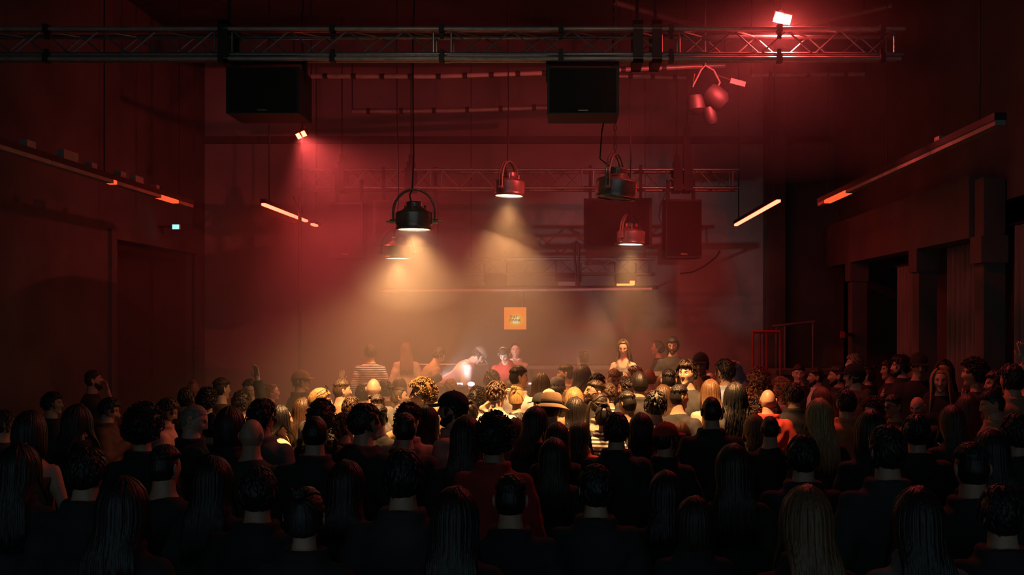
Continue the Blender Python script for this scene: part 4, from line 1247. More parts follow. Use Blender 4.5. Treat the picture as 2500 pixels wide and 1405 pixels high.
        if base == 'pony':
            for k in range(26):
                q = rnd.uniform(0, 6.28); r0 = rnd.uniform(0, 0.022)
                ln = rnd.uniform(0.26, 0.34)
                L.lock([tie + np.array([math.cos(q) * r0 * (0.4 + t), -0.02 - 0.055 * math.sin(min(t * 2.2, 1.57)) + math.sin(q) * r0 * (0.4 + t), 0.01 - ln * t ** 1.3]) for t in np.linspace(0, 1, 9)], 0.007, 0.005, 0.3)
        else:
            for k in range(22):
                q = rnd.uniform(0, 6.28); tlt = rnd.uniform(-.5, .5)
                L.lock([tie + np.array([0.030 * math.cos(q + u), -0.016 + 0.028 * math.sin(q + u) * math.cos(tlt), 0.026 + 0.028 * math.sin(q + u) * math.sin(tlt) + rnd.uniform(-.004, .014)]) for u in np.linspace(0, 3.6, 8)], 0.008, 0.006, 0.4, 6, tie)
    HAIR[kind] = L.mesh('hair', M['hair'])
    return HAIR[kind]

EXTRA = {}
def extra_mesh(kind):
    if kind in EXTRA: return EXTRA[kind]
    if kind == 'beard':
        D, F, cp = sphere_grid(64, 50)
        P = skull(D, cp); Z = P[:, 2]; aX = np.abs(P[:, 0])
        Nn = P / np.array([0.0755, 0.097, 0.117]) ** 2; Nn /= np.linalg.norm(Nn, axis=1, keepdims=True)
        top = np.interp(aX, [0, .02, .03, .05, .075], [-.036, -.040, -.052, -.045, -.010])
        m_ = smooth01((top - Z) / 0.010) * smooth01((cp + 0.05) / 0.15)
        mouth = np.exp(-(P[:, 0] / 0.019) ** 4) * np.exp(-((Z + 0.059) / 0.009) ** 4)
        m_ = m_ * (1 - mouth)
        me = fast_mesh('beard', P + Nn * (m_ * (0.0165 + 0.0022 * noise3(P, 220)) - 0.008)[:, None], F, [M['hair']])
    elif kind in ('cap_crown', 'cap_brim'):
        L = LK()
        if kind == 'cap_crown':
            D, F, cp = sphere_grid(48, 20, 0.0)
            P = np.stack([D[:, 0] * 0.092, D[:, 1] * 0.114, np.where(D[:, 2] > 0, D[:, 2] * 0.098, D[:, 2] * 0.012)], -1)
            P[:, 2] += 0.046
            seam = 0.0018 * np.cos(np.arctan2(D[:, 0], D[:, 1]) * 6) ** 20
            P *= (1 + seam * 6)[:, None]
            L.grid(P, F)
            bd, bf, _ = sphere_grid(10, 6, 0.0); L.grid(bd * 0.007 + np.array([0, 0, 0.146]), bf)
        else:
            n = 20; pts = []
            for lay in (0, 1):
                for r in (0.0, 0.5, 1.0):
                    for i in range(n + 1):
                        a = -1.15 + 2.3 * i / n
                        b_ = np.array([math.sin(a) * 0.092, math.cos(a) * 0.114])
                        o_ = np.array([math.sin(a) * 0.092 * 0.98, 0.10 + math.cos(a) * 0.088])
                        q = b_ * (1 - r) + o_ * r
                        pts.append((q[0], q[1], 0.046 - 0.010 * r - 0.22 * abs(q[0]) ** 1.5 * 4 * r * 0.35 - lay * 0.006))
            P = np.array(pts); F = []
            w = n + 1
            for lay in (0, 1):
                for j in range(2):
                    for i in range(n):
                        q = [lay * 3 * w + j * w + i, lay * 3 * w + j * w + i + 1, lay * 3 * w + (j + 1) * w + i + 1, lay * 3 * w + (j + 1) * w + i]
                        F.append(q if lay else q[::-1])
            for i in range(n): F.append([2 * w + i, 2 * w + i + 1, 5 * w + i + 1, 5 * w + i])
            L.grid(P, np.array(F))
        me = L.mesh(kind, M['felt'])
    elif kind in ('bucket_crown', 'bucket_band', 'bucket_brim'):
        mb = MB()
        if kind == 'bucket_crown': mb.lathe([(0.0005, 0.150), (0.03, 0.152), (0.066, 0.148), (0.085, 0.13), (0.094, 0.08), (0.097, 0.045), (0.085, 0.04)], 40)
        elif kind == 'bucket_band': mb.lathe([(0.0965, 0.045), (0.1005, 0.046), (0.0990, 0.068), (0.095, 0.069)], 40)
        else: mb.lathe([(0.095, 0.046), (0.125, 0.030), (0.160, 0.006), (0.163, 0.002), (0.158, 0.000), (0.125, 0.022), (0.092, 0.040)], 40)
        me = mb.mesh(kind, M['felt'], 'full')
        for v in me.vertices: v.co.y *= 1.16
    elif kind == 'beanie':
        mb = MB().lathe([(0.0005, 0.150), (0.03, 0.148), (0.06, 0.135), (0.082, 0.10), (0.090, 0.055), (0.092, 0.03), (0.097, 0.03), (0.098, -0.012), (0.090, -0.016)], 48)
        me = mb.mesh(kind, M['felt'], 'full')
        for v in me.vertices: v.co.y *= 1.22
    elif kind == 'glasses':
        mb = MB()
        for s_ in (-1, 1):
            pts = [(s_ * 0.031 + 0.021 * math.cos(q), 0.0945 - 0.1 * abs(0.021 * math.cos(q)), 0.008 + 0.017 * math.sin(q)) for q in np.linspace(0, 2 * PI, 17)]
            mb.tube(pts, 0.0026, 6, cap=False)
            mb.tube([(s_ * 0.053, 0.09, 0.013), (s_ * 0.074, 0.07, 0.014), (s_ * 0.080, 0.0, 0.013), (s_ * 0.082, -0.02, 0.004)], 0.0024, 6)
        mb.tube([(-0.010, 0.098, 0.012), (0, 0.101, 0.015), (0.010, 0.098, 0.012)], 0.0024, 6)
        me = mb.mesh(kind, M['glass_frame'], 'full')
    elif kind == 'sunglasses':
        mb = MB()
        for s_ in (-1, 1):
            mb.ball((s_ * 0.031, 0.098, 0.010), (0.027, 0.006, 0.020), 14, 8)
            mb.tube([(s_ * 0.055, 0.092, 0.013), (s_ * 0.080, 0.06, 0.014), (s_ * 0.085, 0.0, 0.013), (s_ * 0.086, -0.02, 0.004)], 0.0028, 6)
        mb.tube([(-0.010, 0.1, 0.013), (0, 0.103, 0.015), (0.010, 0.1, 0.013)], 0.0028, 6)
        me = mb.mesh(kind, M['glass_frame'], 'full')
    elif kind == 'headphones':
        mb = MB()
        mb.tube([(-0.092 * math.cos(q), -0.01, 0.0 + 0.148 * math.sin(q)) for q in np.linspace(0.05, PI - 0.05, 18)], 0.009, 8)
        for s_ in (-1, 1): mb.ball((s_ * 0.093, -0.008, 0.0), (0.022, 0.038, 0.045), 16, 10)
        me = mb.mesh(kind, M['chrome'], 'full')
    elif kind == 'watch':
        mb = MB().lathe([(0.033, -0.010), (0.037, -0.010), (0.037, 0.010), (0.033, 0.010)], 20).box((0.036, 0, 0), (0.012, 0.03, 0.03))
        me = mb.mesh(kind, M['chrome'], True)
    EXTRA[kind] = me
    return me

HC = {'k': (.016, .013, .012), 'd': (.030, .017, .010), 'b': (.075, .040, .020), 'l': (.17, .09, .042), 'y': (.45, .29, .12), 'g': (.26, .23, .20), 'a': (.15, .045, .016)}
TC = {'bk': (.024, .024, .026), 'ch': (.05, .048, .048), 'gy': (.17, .165, .16), 'lg': (.50, .48, .44), 'wh': (.74, .72, .68), 'nv': (.018, .025, .05), 'rd': (.45, .035, .025),
      'pk': (.60, .27, .24), 'tn': (.36, .23, .13), 'br': (.10, .055, .030), 'gn': (.05, .065, .04), 'bl': (.36, .46, .62), 'ol': (.11, .095, .05), 'or': (.55, .20, .08), 'cr': (.62, .53, .40), 'st': (.70, .68, .64), 'sq': (.03, .03, .03)}
SKN = {1: (.62, .40, .295), 2: (.50, .30, .20), 3: (.35, .20, .125)}

PEOPLE = []
def person(base_z, x, y, h, sex, yaw, hy, hp, pose, hair, hc, top, tc, skin, extra, label, group=None, cat='person'):
    k = h / 1.75
    t = thing('person', label, cat, (x, y, base_z), math.radians(yaw), group)
    t.scale = (k, k, k)
    def part(name, me, col, mtx=None, par=t):
        o = bpy.data.objects.new(name, me); o.color = (*col, 1.0); link(o, par)
        if mtx is not None: o.matrix_local = mtx
        return o
    part('body', body_mesh(sex, pose, hy, hp), SKN[skin])
    mn = {'st': 'stripe', 'sq': 'sequin'}.get(tc, 'cloth')
    nm = {'tee': 't_shirt', 'long': 'sweater', 'tank': 'tank_top', 'jacket': 'jacket', 'hoodie': 'hooded_top', 'shirt': 'shirt'}[top]
    part(nm, top_mesh(top, sex, pose, mn), TC[tc])
    part('trousers', legs_mesh(sex), (.015, .017, .022))
    hm = head_matrix(pose, hy, hp)
    ex = extra.split()
    if hair != 'bald':
        part('hair', hair_mesh(hair), HC[hc], hm)
    for e in ex:
        n_, _, c_ = e.partition(':')
        if n_ in ('cap', 'capb', 'cape'):
            fm_ = hm @ (Matrix.Rotation(PI, 4, 'Z') if n_ == 'capb' else Matrix.Identity(4)) @ Matrix.Rotation(0.06, 4, 'X')
            cw = part('cap', extra_mesh('cap_crown'), TC[c_ or 'bk'], fm_)
            part('cap_brim', extra_mesh('cap_brim'), TC[c_ or 'bk'], None, cw)
        elif n_ == 'bucket':
            cw = part('sun_hat', extra_mesh('bucket_crown'), TC[c_ or 'tn'], hm)
            part('hat_band', extra_mesh('bucket_band'), (.012, .010, .010), None, cw)
            part('hat_brim', extra_mesh('bucket_brim'), TC[c_ or 'tn'], None, cw)
        elif n_ == 'beanie': part('beanie', extra_mesh('beanie'), TC[c_ or 'bk'], hm)
        elif n_ == 'beard': part('beard', extra_mesh('beard'), HC[c_ or hc], hm)
        elif n_ == 'sunhead': part('sunglasses', extra_mesh('sunglasses'), (.02, .02, .02), hm @ Matrix.Translation((0, -0.02, 0.085)) @ Matrix.Rotation(0.5, 4, 'X'))
        elif n_ == 'watch':
            w_ = Vector(ARM['O'][1]); e_ = Vector(ARM['O'][0]); p_ = w_.lerp(e_, 0.12)
            part('wristwatch', extra_mesh('watch'), (.5, .5, .5), Matrix.Translation(p_) @ (w_ - e_).to_track_quat('Z', 'Y').to_matrix().to_4x4())
        elif n_ in ('glasses', 'sunglasses', 'headphones'): part(n_, extra_mesh(n_), (.02, .02, .02), hm)
    return t

# (photo x of head, photo y of head top, head height in px, sex, body yaw, head yaw, head pitch, pose, hair, hair colour, top, top colour, skin, extras, label)
# yaw 0 = back to the camera, + = turned to the left, 180 = facing the camera
STAGE = [
 (1166, 866, 46, 'm', -75, 0, 10, 'B', 'short', 'd', 'long', 'wh', 1, 'cap:gy', 'performer in white shirt and grey cap bending over the booth'),
 (1232, 849, 47, 'm', 165, 0, 15, 'b', 'short1', 'd', 'jacket', 'rd', 1, 'headphones', 'performer in open red jacket wearing headphones at the booth'),
 (1259, 836, 45, 'f', 190, -10, 0, 'D', 'pony', 'd', 'shirt', 'wh', 1, '', 'smiling woman in pale collar standing behind the headphone performer'),
 (992, 836, 44, 'f', 10, 0, 0, 'D', 'long', 'l', 'jacket', 'cr', 1, '', 'long-haired woman in pale cardigan seen through thick smoke on stage'),
 (905, 842, 46, 'm', 0, 20, 0, 'D', 'short', 'd', 'long', 'st', 2, '', 'person in striped top blurred by smoke left of the cardigan woman'),
 (1071, 850, 46, 'm', -60, 0, 15, 'b', 'short2', 'd', 'long', 'tn', 2, '', 'stooping person in tan top beside the pale handrail'),
 (1522, 828, 50, 'f', 170, 0, 18, 'P', 'mid', 'b', 'tank', 'gy', 1, '', 'bare-shouldered woman on stage looking down at her phone'),
 (1606, 830, 45, 'f', 70, 0, -5, 'D', 'pony1', 'd', 'long', 'bk', 2, '', 'woman in profile with dark ponytail next to the tall man'),
 (1643, 822, 50, 'm', 165, 0, 12, 'H', 'short', 'k', 'long', 'bk', 2, 'glasses beard', 'tall man in glasses and black sweater on stage holding a pale tray'),
 (1424, 868, 44, 'f', 30, 0, 0, 'D', 'bun', 'd', 'long', 'ch', 2, '', 'shadowy woman with a bun right of the pale cup'),
]
CROWD = [
 # --- left side, far and middle
 (228, 903, 50, 'm', -60, 0, -6, 'F', 'fade', 'k', 'tee', 'bk', 2, 'beard', 'man in dark tee with a hand raised to his face at far left'),
 (128, 958, 50, 'm', -50, -30, 0, 'D', 'messy', 'k', 'long', 'bk', 2, '', 'shadowed man looking right at the far left edge'),
 (265, 970, 44, 'm', -80, 0, 20, 'C', 'short', 'k', 'jacket', 'br', 2, '', 'man lowering his head behind the face-touching man'),
 (190, 988, 82, 'f', 0, -30, 0, 'D', 'mid', 'k', 'jacket', 'bk', 2, '', 'dark-haired woman in black jacket in front of the face-touching man'),
 (8, 1001, 66, 'm', -40, 0, 0, 'D', 'short1', 'd', 'long', 'ch', 2, '', 'man cut off by the left picture edge with a lit forehead'),
 (72, 1004, 92, 'f', 10, 0, 0, 'D', 'bob', 'k', 'tank', 'br', 2, '', 'woman with bare tan back and strappy top at left'),
 (350, 996, 96, 'f', 0, 0, 0, 'D', 'afro', 'k', 'jacket', 'bk', 2, '', 'big rounded dark hair silhouette left of the bearded profile man'),
 (406, 971, 66, 'm', -75, 0, 25, 'H', 'short', 'd', 'shirt', 'pk', 2, 'beard', 'bearded man in pink collar bowing his head in profile at left'),
 (474, 981, 84, 'm', -60, -20, 22, 'D', 'buzz', 'g', 'jacket', 'bk', 1, '', 'cropped grey-haired man with lit forehead looking down to the right'),
 (455, 946, 58, 'm', 0, 0, 0, 'D', 'short2', 'd', 'jacket', 'br', 2, '', 'dim brown-haired man in haze behind the curly head at left'),
 (470, 928, 46, 'f', 20, 0, 0, 'D', 'bun1', 'a', 'long', 'br', 2, '', 'reddish-lit head barely visible in haze far left'),
 (506, 950, 60, 'm', 0, 0, 0, 'D', 'curly', 'k', 'hoodie', 'bk', 2, '', 'curly black-haired man in dark hooded top left of the crew-cut man'),
 (540, 921, 56, 'm', -20, -15, 0, 'D', 'fade1', 'd', 'tee', 'br', 1, '', 'crew-cut man seen from behind with lit neck in haze'),
 (522, 1008, 76, 'm', 0, 0, 0, 'D', 'short', 'k', 'jacket', 'bk', 2, '', 'dark short-haired head right of the grey-haired man'),
 (612, 924, 54, 'm', 150, 0, 10, 'r', 'recede', 'd', 'jacket', 'ch', 1, 'glasses', 'man in glasses with a raised hand by the hazy left'),
 (588, 958, 54, 'm', 10, 0, 0, 'D', 'curly1', 'd', 'long', 'ch', 2, '', 'man with tight curls lit from above left of the suit jacket man'),
 (571, 994, 86, 'f', 0, 0, 0, 'D', 'bob1', 'k', 'jacket', 'bk', 2, '', 'dark bobbed head behind the bald silhouette'),
 (607, 1017, 88, 'm', -5, 0, 0, 'h', 'bald', 'k', 'tee', 'ch', 2, '', 'bald silhouetted man in dark tee with a lit neck edge'),
 (645, 977, 80, 'm', -10, -20, 0, 'D', 'messy1', 'k', 'jacket', 'gy', 2, '', 'tousled dark-haired man in grey jacket with bright shoulder'),
 (692, 990, 66, 'f', -60, 0, 0, 'H', 'mid1', 'k', 'long', 'cr', 1, '', 'woman in cream top right beside the grey jacket man'),
 (664, 936, 42, 'f', -70, 0, 0, 'D', 'bun', 'b', 'long', 'br', 1, '', 'faint profile of a woman in haze left of the beige cap'),
 (735, 905, 50, 'm', -55, -30, 0, 'D', 'short1', 'd', 'jacket', 'br', 1, 'cap:tn', 'man in beige cap looking right inside the smoke'),
 # --- centre left
 (787, 947, 64, 'm', -40, -30, 0, 'D', 'slick', 'y', 'jacket', 'ch', 1, 'sunhead', 'slicked-back blond man with sunglasses pushed onto his hair'),
 (842, 925, 58, 'm', -25, -30, 0, 'D', 'fade', 'b', 'tee', 'tn', 1, '', 'man with faded sides and tan tee beside the bald man'),
 (907, 921, 58, 'm', 0, 0, 0, 'D', 'bald', 'k', 'tee', 'gy', 1, '', 'bald man seen from behind in warm smoke'),
 (862, 968, 54, 'm', -50, 30, 0, 'T', 'short', 'b', 'long', 'tn', 1, '', 'man stretching a pointing hand to the right below the bald head'),
 (909, 961, 60, 'm', 70, 20, 0, 'D', 'recede1', 'd', 'shirt', 'gy', 1, 'glasses', 'balding man in glasses facing left behind the pointing hand'),
 (738, 972, 62, 'f', 0, 0, 0, 'D', 'long', 'b', 'long', 'br', 1, '', 'woman with long straight brown hair left of the curly one'),
 (792, 983, 76, 'f', 0, 0, 0, 'D', 'curlylong', 'b', 'long', 'ch', 2, '', 'woman with long brown curls lit at the edges'),
 (776, 1009, 92, 'm', 0, 0, 0, 'D', 'buzz', 'k', 'jacket', 'bk', 2, '', 'broad silhouetted man in black jacket with cropped hair'),
 (840, 1007, 64, 'm', -20, -30, 0, 'D', 'short2', 'l', 'shirt', 'br', 1, '', 'light brown-haired man right of the broad silhouette'),
 (853, 982, 58, 'f', 0, 30, 0, 'D', 'bun', 'k', 'long', 'ch', 1, '', 'dark hair tied in a low knot between two silhouettes'),
 (890, 985, 90, 'm', -30, -30, 0, 'D', 'short', 'k', 'hoodie', 'bk', 2, '', 'dark man in black hooded top with red-lit cheek'),
 (938, 986, 64, 'm', 0, 0, 0, 'D', 'fade2', 'd', 'tee', 'ch', 1, '', 'faded-sides head between the hooded man and collar jacket man'),
 (972, 944, 54, 'f', -60, -15, 0, 'D', 'bun1', 'b', 'long', 'br', 1, '', 'woman with tied-up hair facing right next to the curly blond man'),
 (983, 1007, 88, 'm', 0, 0, 0, 'D', 'fade', 'k', 'jacket', 'bk', 2, '', 'man from behind in black collared jacket with red-lit neck'),
 (1004, 989, 74, 'm', 0, -30, 0, 'D', 'curly', 'k', 'shirt', 'pk', 2, '', 'man in pink shirt half hidden by the collared jacket man'),
 (1031, 992, 74, 'f', 0, 0, 0, 'D', 'long', 'k', 'long', 'ch', 1, '', 'woman with straight dark hair just below the curly blond man'),
 (1037, 928, 67, 'm', 95, 0, 0, 'h', 'curly1', 'y', 'tee', 'wh', 1, '', 'brightly lit curly blond man in white tee facing left'),
 (1072, 984, 64, 'f', 20, 0, 0, 'D', 'wavy', 'y', 'long', 'cr', 1, '', 'golden wavy hair glowing in front of the curly blond man'),
 (1106, 957, 80, 'm', 70, 25, 0, 'D', 'short1', 'k', 'jacket', 'pk', 2, 'cap:bk beard', 'bearded man in black cap and pinkish coat facing left'),
 (1165, 950, 52, 'm', 0, 0, 0, 'D', 'afro1', 'd', 'long', 'br', 2, '', 'rounded brown afro in front of the booth lamp'),
 (1153, 977, 62, 'f', 0, 0, 0, 'D', 'bun', 'k', 'jacket', 'bk', 2, '', 'dark curly bun right behind the black cap'),
 (1140, 1016, 96, 'f', 0, 0, 0, 'D', 'long1', 'd', 'jacket', 'bk', 1, '', 'woman with very long straight dark hair in the front middle'),
 (1205, 1018, 100, 'm', -10, 0, 0, 'D', 'afro', 'k', 'shirt', 'rd', 3, '', 'person with wide thick black hair and red shirt in front'),
 (885, 938, 44, 'm', 10, 0, 0, 'r', 'short', 'd', 'long', 'br', 1, '', 'raised hand in smoke beside the bald head'),
 (975, 922, 40, 'f', 0, 0, 0, 'D', 'mid', 'b', 'long', 'br', 1, '', 'hazy woman in smoke behind the tied-up hair woman'),
 (1100, 925, 44, 'm', 0, 0, 0, 'D', 'short2', 'l', 'long', 'or', 1, '', 'hazy person in amber top left of the bending performer'),
 (940, 930, 42, 'm', 0, 20, 0, 'D', 'messy', 'd', 'jacket', 'br', 1, '', 'blurred head in smoke right of the bald man'),
 # --- centre
 (1210, 932, 62, 'm', -25, -20, 5, 'D', 'messy', 'b', 'tee', 'lg', 1, '', 'brown-haired man in light grey tee seen from behind'),
 (1205, 905, 46, 'm', 0, 0, 0, 'D', 'messy1', 'd', 'jacket', 'br', 1, '', 'dark tousled head just below the red jacket performer'),
 (1275, 892, 54, 'm', -35, -30, 0, 'h', 'fade1', 'd', 'shirt', 'wh', 2, '', 'man in white shirt close to the booth looking right'),
 (1240, 925, 46, 'f', 0, 0, 0, 'D', 'mid', 'd', 'long', 'br', 1, '', 'soft dark hair between the white shirt man and grey tee man'),
 (1272, 943, 58, 'f', 0, -15, 0, 'o', 'bun', 'y', 'tee', 'sq', 1, '', 'blond woman with messy bun and sparkly black top'),
 (1328, 912, 52, 'f', -45, -20, 0, 'D', 'mid1', 'b', 'long', 'ch', 1, '', 'brown-haired woman turning right behind the backwards cap'),
 (1382, 887, 48, 'm', 80, 0, 5, 'D', 'fade', 'd', 'jacket', 'tn', 2, 'beard', 'stubbled man in tan jacket facing left near the booth'),
 (1367, 922, 50, 'm', -20, -15, 0, 'D', 'short', 'd', 'tee', 'br', 1, 'beanie:gy', 'man in smooth grey beanie left of the woman in glasses'),
 (1433, 891, 52, 'f', -70, 0, 0, 'D', 'long1', 'd', 'long', 'br', 2, 'glasses', 'long-haired woman in glasses facing right'),
 (1453, 912, 50, 'm', -60, 0, 0, 'D', 'short1', 'k', 'long', 'bk', 2, '', 'dark-haired man right behind the laughing bearded man'),
 (1445, 927, 58, 'm', 110, 0, -10, 'D', 'fade2', 'd', 'tee', 'bk', 2, 'glasses beard', 'laughing bearded man in glasses facing left'),
 (1310, 960, 58, 'm', 40, 0, 5, 'D', 'short2', 'd', 'tee', 'ch', 1, 'cap:bk', 'man in plain black cap beside the blond bun woman'),
 (1330, 951, 52, 'm', 0, 0, 0, 'D', 'short', 'b', 'tee', 'br', 1, 'capb:cr', 'head in pale patterned cap behind the black cap'),
 (1358, 962, 68, 'm', -15, 0, 12, 'D', 'short1', 'd', 'jacket', 'br', 2, 'bucket:tn', 'person wearing a brimmed tan hat with black band'),
 (1391, 946, 58, 'f', 0, 0, 0, 'D', 'bob', 'y', 'long', 'tn', 1, '', 'short wavy blond hair right above the brimmed hat'),
 (1405, 970, 66, 'f', 0, 0, 0, 'D', 'long', 'k', 'jacket', 'bk', 1, '', 'woman with straight black hair right of the brimmed hat'),
 (1463, 957, 62, 'f', -30, -20, 0, 'D', 'pony', 'd', 'shirt', 'cr', 1, '', 'woman with dark ponytail and cream shirt below the bearded man'),
 (1477, 984, 68, 'f', 0, 0, 0, 'D', 'bun1', 'k', 'shirt', 'st', 1, '', 'woman in striped shirt with loose black hair knot'),
 (1308, 993, 78, 'f', -10, -30, 0, 'D', 'mid', 'd', 'long', 'bk', 1, '', 'dark brown-haired woman in front of the black cap man'),
 (1267, 1021, 66, 'f', 0, 0, 0, 'D', 'long1', 'a', 'long', 'br', 1, '', 'copper straight hair seen from behind next to the wide black hair'),
 (1360, 1032, 82, 'f', 0, 0, 0, 'D', 'long', 'd', 'jacket', 'bk', 1, '', 'long dark hair in shadow below the brimmed hat'),
 (1411, 1028, 72, 'f', 0, -20, 0, 'D', 'wavy1', 'd', 'jacket', 'rd', 1, '', 'woman in dark red jacket with red-edged hair'),
 (1527, 954, 64, 'm', 15, 20, 12, 'P', 'fade', 'k', 'tee', 'ch', 2, '', 'man with shaved sides and brightly lit neck bowing forward'),
 (1494, 935, 54, 'm', 0, 0, 0, 'D', 'short2', 'b', 'tee', 'st', 1, '', 'brown-haired man in striped tee behind the shaved-sides man'),
 (1503, 899, 48, 'm', 195, 0, 22, 'D', 'fade1', 'l', 'tee', 'ch', 2, '', 'man with bright forehead facing the camera and looking down'),
 (1523, 922, 52, 'm', 50, 20, 5, 'D', 'side', 'd', 'tee', 'br', 1, '', 'side-parted man facing left under the bright forehead'),
 (1557, 907, 56, 'm', 0, 15, 0, 'D', 'slick1', 'k', 'jacket', 'ch', 1, '', 'glossy slicked black hair beside the blond crop'),
 (1550, 893, 48, 'm', 40, 20, 0, 'D', 'side1', 'l', 'long', 'br', 1, '', 'light brown side-swept hair below the woman with the phone'),
 (1587, 897, 50, 'm', 0, 0, 0, 'D', 'buzz1', 'y', 'tee', 'gy', 1, '', 'cropped blond head and bare neck in warm light'),
 (1612, 913, 46, 'f', 0, 0, 0, 'D', 'long', 'l', 'long', 'br', 1, '', 'light brown straight hair right of the cropped blond head'),
 (1642, 900, 50, 'm', 0, 0, 0, 'D', 'fade2', 'k', 'tee', 'bk', 1, '', 'black-haired man from behind below the tall man'),
 (1588, 956, 64, 'm', 0, 0, 0, 'D', 'messy', 'k', 'long', 'bk', 2, '', 'rounded black hair right of the shaved-sides man'),
 (1620, 940, 60, 'f', 0, 0, 0, 'D', 'long1', 'b', 'long', 'br', 1, '', 'dull brown long hair behind the rounded black hair'),
 (1657, 938, 62, 'm', -30, -30, 0, 'D', 'fade', 'k', 'tee', 'bk', 2, '', 'dark man in black tee with red-lit profile turning right'),
 (1512, 1007, 84, 'm', 0, 0, 0, 'D', 'short', 'd', 'jacket', 'bk', 2, '', 'left of two touching dark heads in front centre'),
 (1571, 1009, 82, 'f', 0, 0, 0, 'D', 'bob1', 'd', 'jacket', 'bk', 2, '', 'right of two touching dark heads in front centre'),
 (1617, 1032, 84, 'm', -30, -20, 0, 'P', 'short1', 'd', 'jacket', 'bk', 2, 'cap:rd', 'man in dark red cap with brim to the right'),
 (1660, 1030, 72, 'f', 0, 0, 0, 'D', 'bob', 'a', 'long', 'br', 1, '', 'auburn head behind the dark red cap'),
 # --- centre right
 (1672, 880, 52, 'm', 150, 0, 0, 'D', 'messy', 'd', 'tee', 'ch', 1, '', 'young man with lit face and dark fringe facing the camera'),
 (1690, 902, 46, 'f', 160, 10, 5, 'D', 'long', 'y', 'long', 'cr', 1, '', 'blond woman with bright face looking left'),
 (1715, 862, 48, 'm', 165, 0, 5, 'D', 'short', 'k', 'jacket', 'bk', 2, 'cap:bk', 'man in black cap facing the camera at the stage edge'),
 (1780, 877, 56, 'm', 50, 0, 0, 'O', 'short1', 'k', 'shirt', 'bl', 2, 'watch', 'man in pale blue shirt with a hand on his head'),
 (1725, 907, 42, 'm', 0, 0, 0, 'D', 'bald', 'k', 'tee', 'gy', 1, '', 'shiny bald crown behind the blond woman'),
 (1708, 919, 48, 'f', 10, 0, 0, 'D', 'long1', 'y', 'long', 'wh', 1, '', 'blond hair from behind next to the bright-faced woman'),
 (1727, 927, 56, 'f', 0, 0, 0, 'D', 'long', 'l', 'long', 'cr', 1, '', 'smooth light brown long hair in warm light'),
 (1750, 922, 46, 'm', 0, 0, 0, 'D', 'buzz', 'b', 'tee', 'br', 1, '', 'cropped pinkish head right of the light brown hair'),
 (1790, 909, 48, 'm', 0, 0, 0, 'D', 'buzz1', 'g', 'tee', 'bl', 1, '', 'grey cropped head in front of the hand-on-head man'),
 (1815, 912, 46, 'm', 0, 0, 0, 'D', 'bald', 'k', 'tee', 'br', 1, '', 'shining bald head left of the auburn curls'),
 (1845, 902, 60, 'f', 0, 0, 0, 'D', 'curlylong', 'a', 'long', 'bk', 1, '', 'big auburn curls in red light'),
 (1800, 935, 70, 'f', 0, 0, 0, 'D', 'wavy', 'k', 'jacket', 'bk', 1, '', 'black wavy hair below the shining bald head'),
 (1737, 963, 78, 'm', 0, 0, 0, 'D', 'buzz', 'k', 'jacket', 'bk', 2, '', 'close-cropped dark man in black jacket front right of centre'),
 (1875, 947, 62, 'm', 0, 0, 0, 'D', 'bald', 'k', 'jacket', 'rd', 2, '', 'bald red-lit man in red jacket'),
 (1880, 1010, 76, 'm', 0, 0, 0, 'h', 'buzz1', 'd', 'tee', 'bk', 2, '', 'dark cropped head right in front of the red jacket man'),
 (1838, 1012, 70, 'f', 10, 0, 0, 'D', 'wavy1', 'l', 'jacket', 'ol', 1, '', 'light wavy hair falling left of the dark cropped head'),
 (2000, 974, 80, 'f', 5, 0, 0, 'D', 'long', 'y', 'long', 'ch', 1, '', 'long fair hair with red glow in front of the orange shirt'),
 (2066, 950, 66, 'm', 20, 0, 0, 'D', 'short2', 'k', 'shirt', 'or', 2, '', 'man in orange-red shirt seen from behind'),
 (1953, 889, 46, 'm', 170, 0, 5, 'D', 'fade', 'k', 'long', 'bk', 1, '', 'man in black facing the camera at right'),
 (1990, 897, 46, 'm', 80, 0, 0, 'D', 'fade1', 'd', 'shirt', 'wh', 2, 'beard', 'bearded man in white shirt facing left at right'),
 (1908, 925, 50, 'f', 60, 0, 0, 'D', 'curlylong', 'y', 'long', 'cr', 1, '', 'woman with frizzy fair curls facing left'),
 (2005, 945, 58, 'f', 30, 0, 0, 'D', 'wavy', 'l', 'long', 'br', 1, '', 'wavy light hair between the white shirt man and fair long hair'),
 (1938, 934, 60, 'm', 10, 15, 0, 'D', 'short', 'k', 'jacket', 'bk', 2, '', 'dark man in black jacket from behind beside the frizzy curls'),
 # --- right side
 (2045, 892, 50, 'm', 75, 0, 0, 'D', 'fade2', 'd', 'jacket', 'bk', 2, 'beard', 'stubbled man in profile facing left before the capped man'),
 (2086, 889, 54, 'm', 70, 15, 0, 'D', 'short', 'k', 'hoodie', 'ol', 1, 'cap:bk', 'young man in black cap and olive hood facing left'),
 (2086, 864, 42, 'm', 80, 0, 0, 'D', 'side', 'g', 'long', 'gy', 1, '', 'older pale-haired man facing left behind the cap'),
 (2121, 894, 46, 'f', 60, 0, 0, 'D', 'bun', 'k', 'jacket', 'bk', 1, '', 'woman with dark tied hair right of the black cap'),
 (2168, 879, 44, 'm', 95, 0, 0, 'D', 'short1', 'k', 'long', 'bk', 2, '', 'dim face left of the bearded man with hand on chest'),
 (2200, 868, 58, 'm', 75, 0, 0, 'C', 'messy', 'k', 'jacket', 'bk', 1, 'beard', 'man with thick dark hair holding a hand to his chest'),
 (2243, 842, 46, 'm', 175, 0, 10, 'D', 'short', 'k', 'long', 'bk', 2, 'cap:bk', 'tall man in dark cap deep in shadow by the curtains'),
 (2297, 879, 44, 'f', 150, 0, 0, 'D', 'mid', 'd', 'long', 'bk', 2, '', 'shadowy woman behind the long blond woman'),
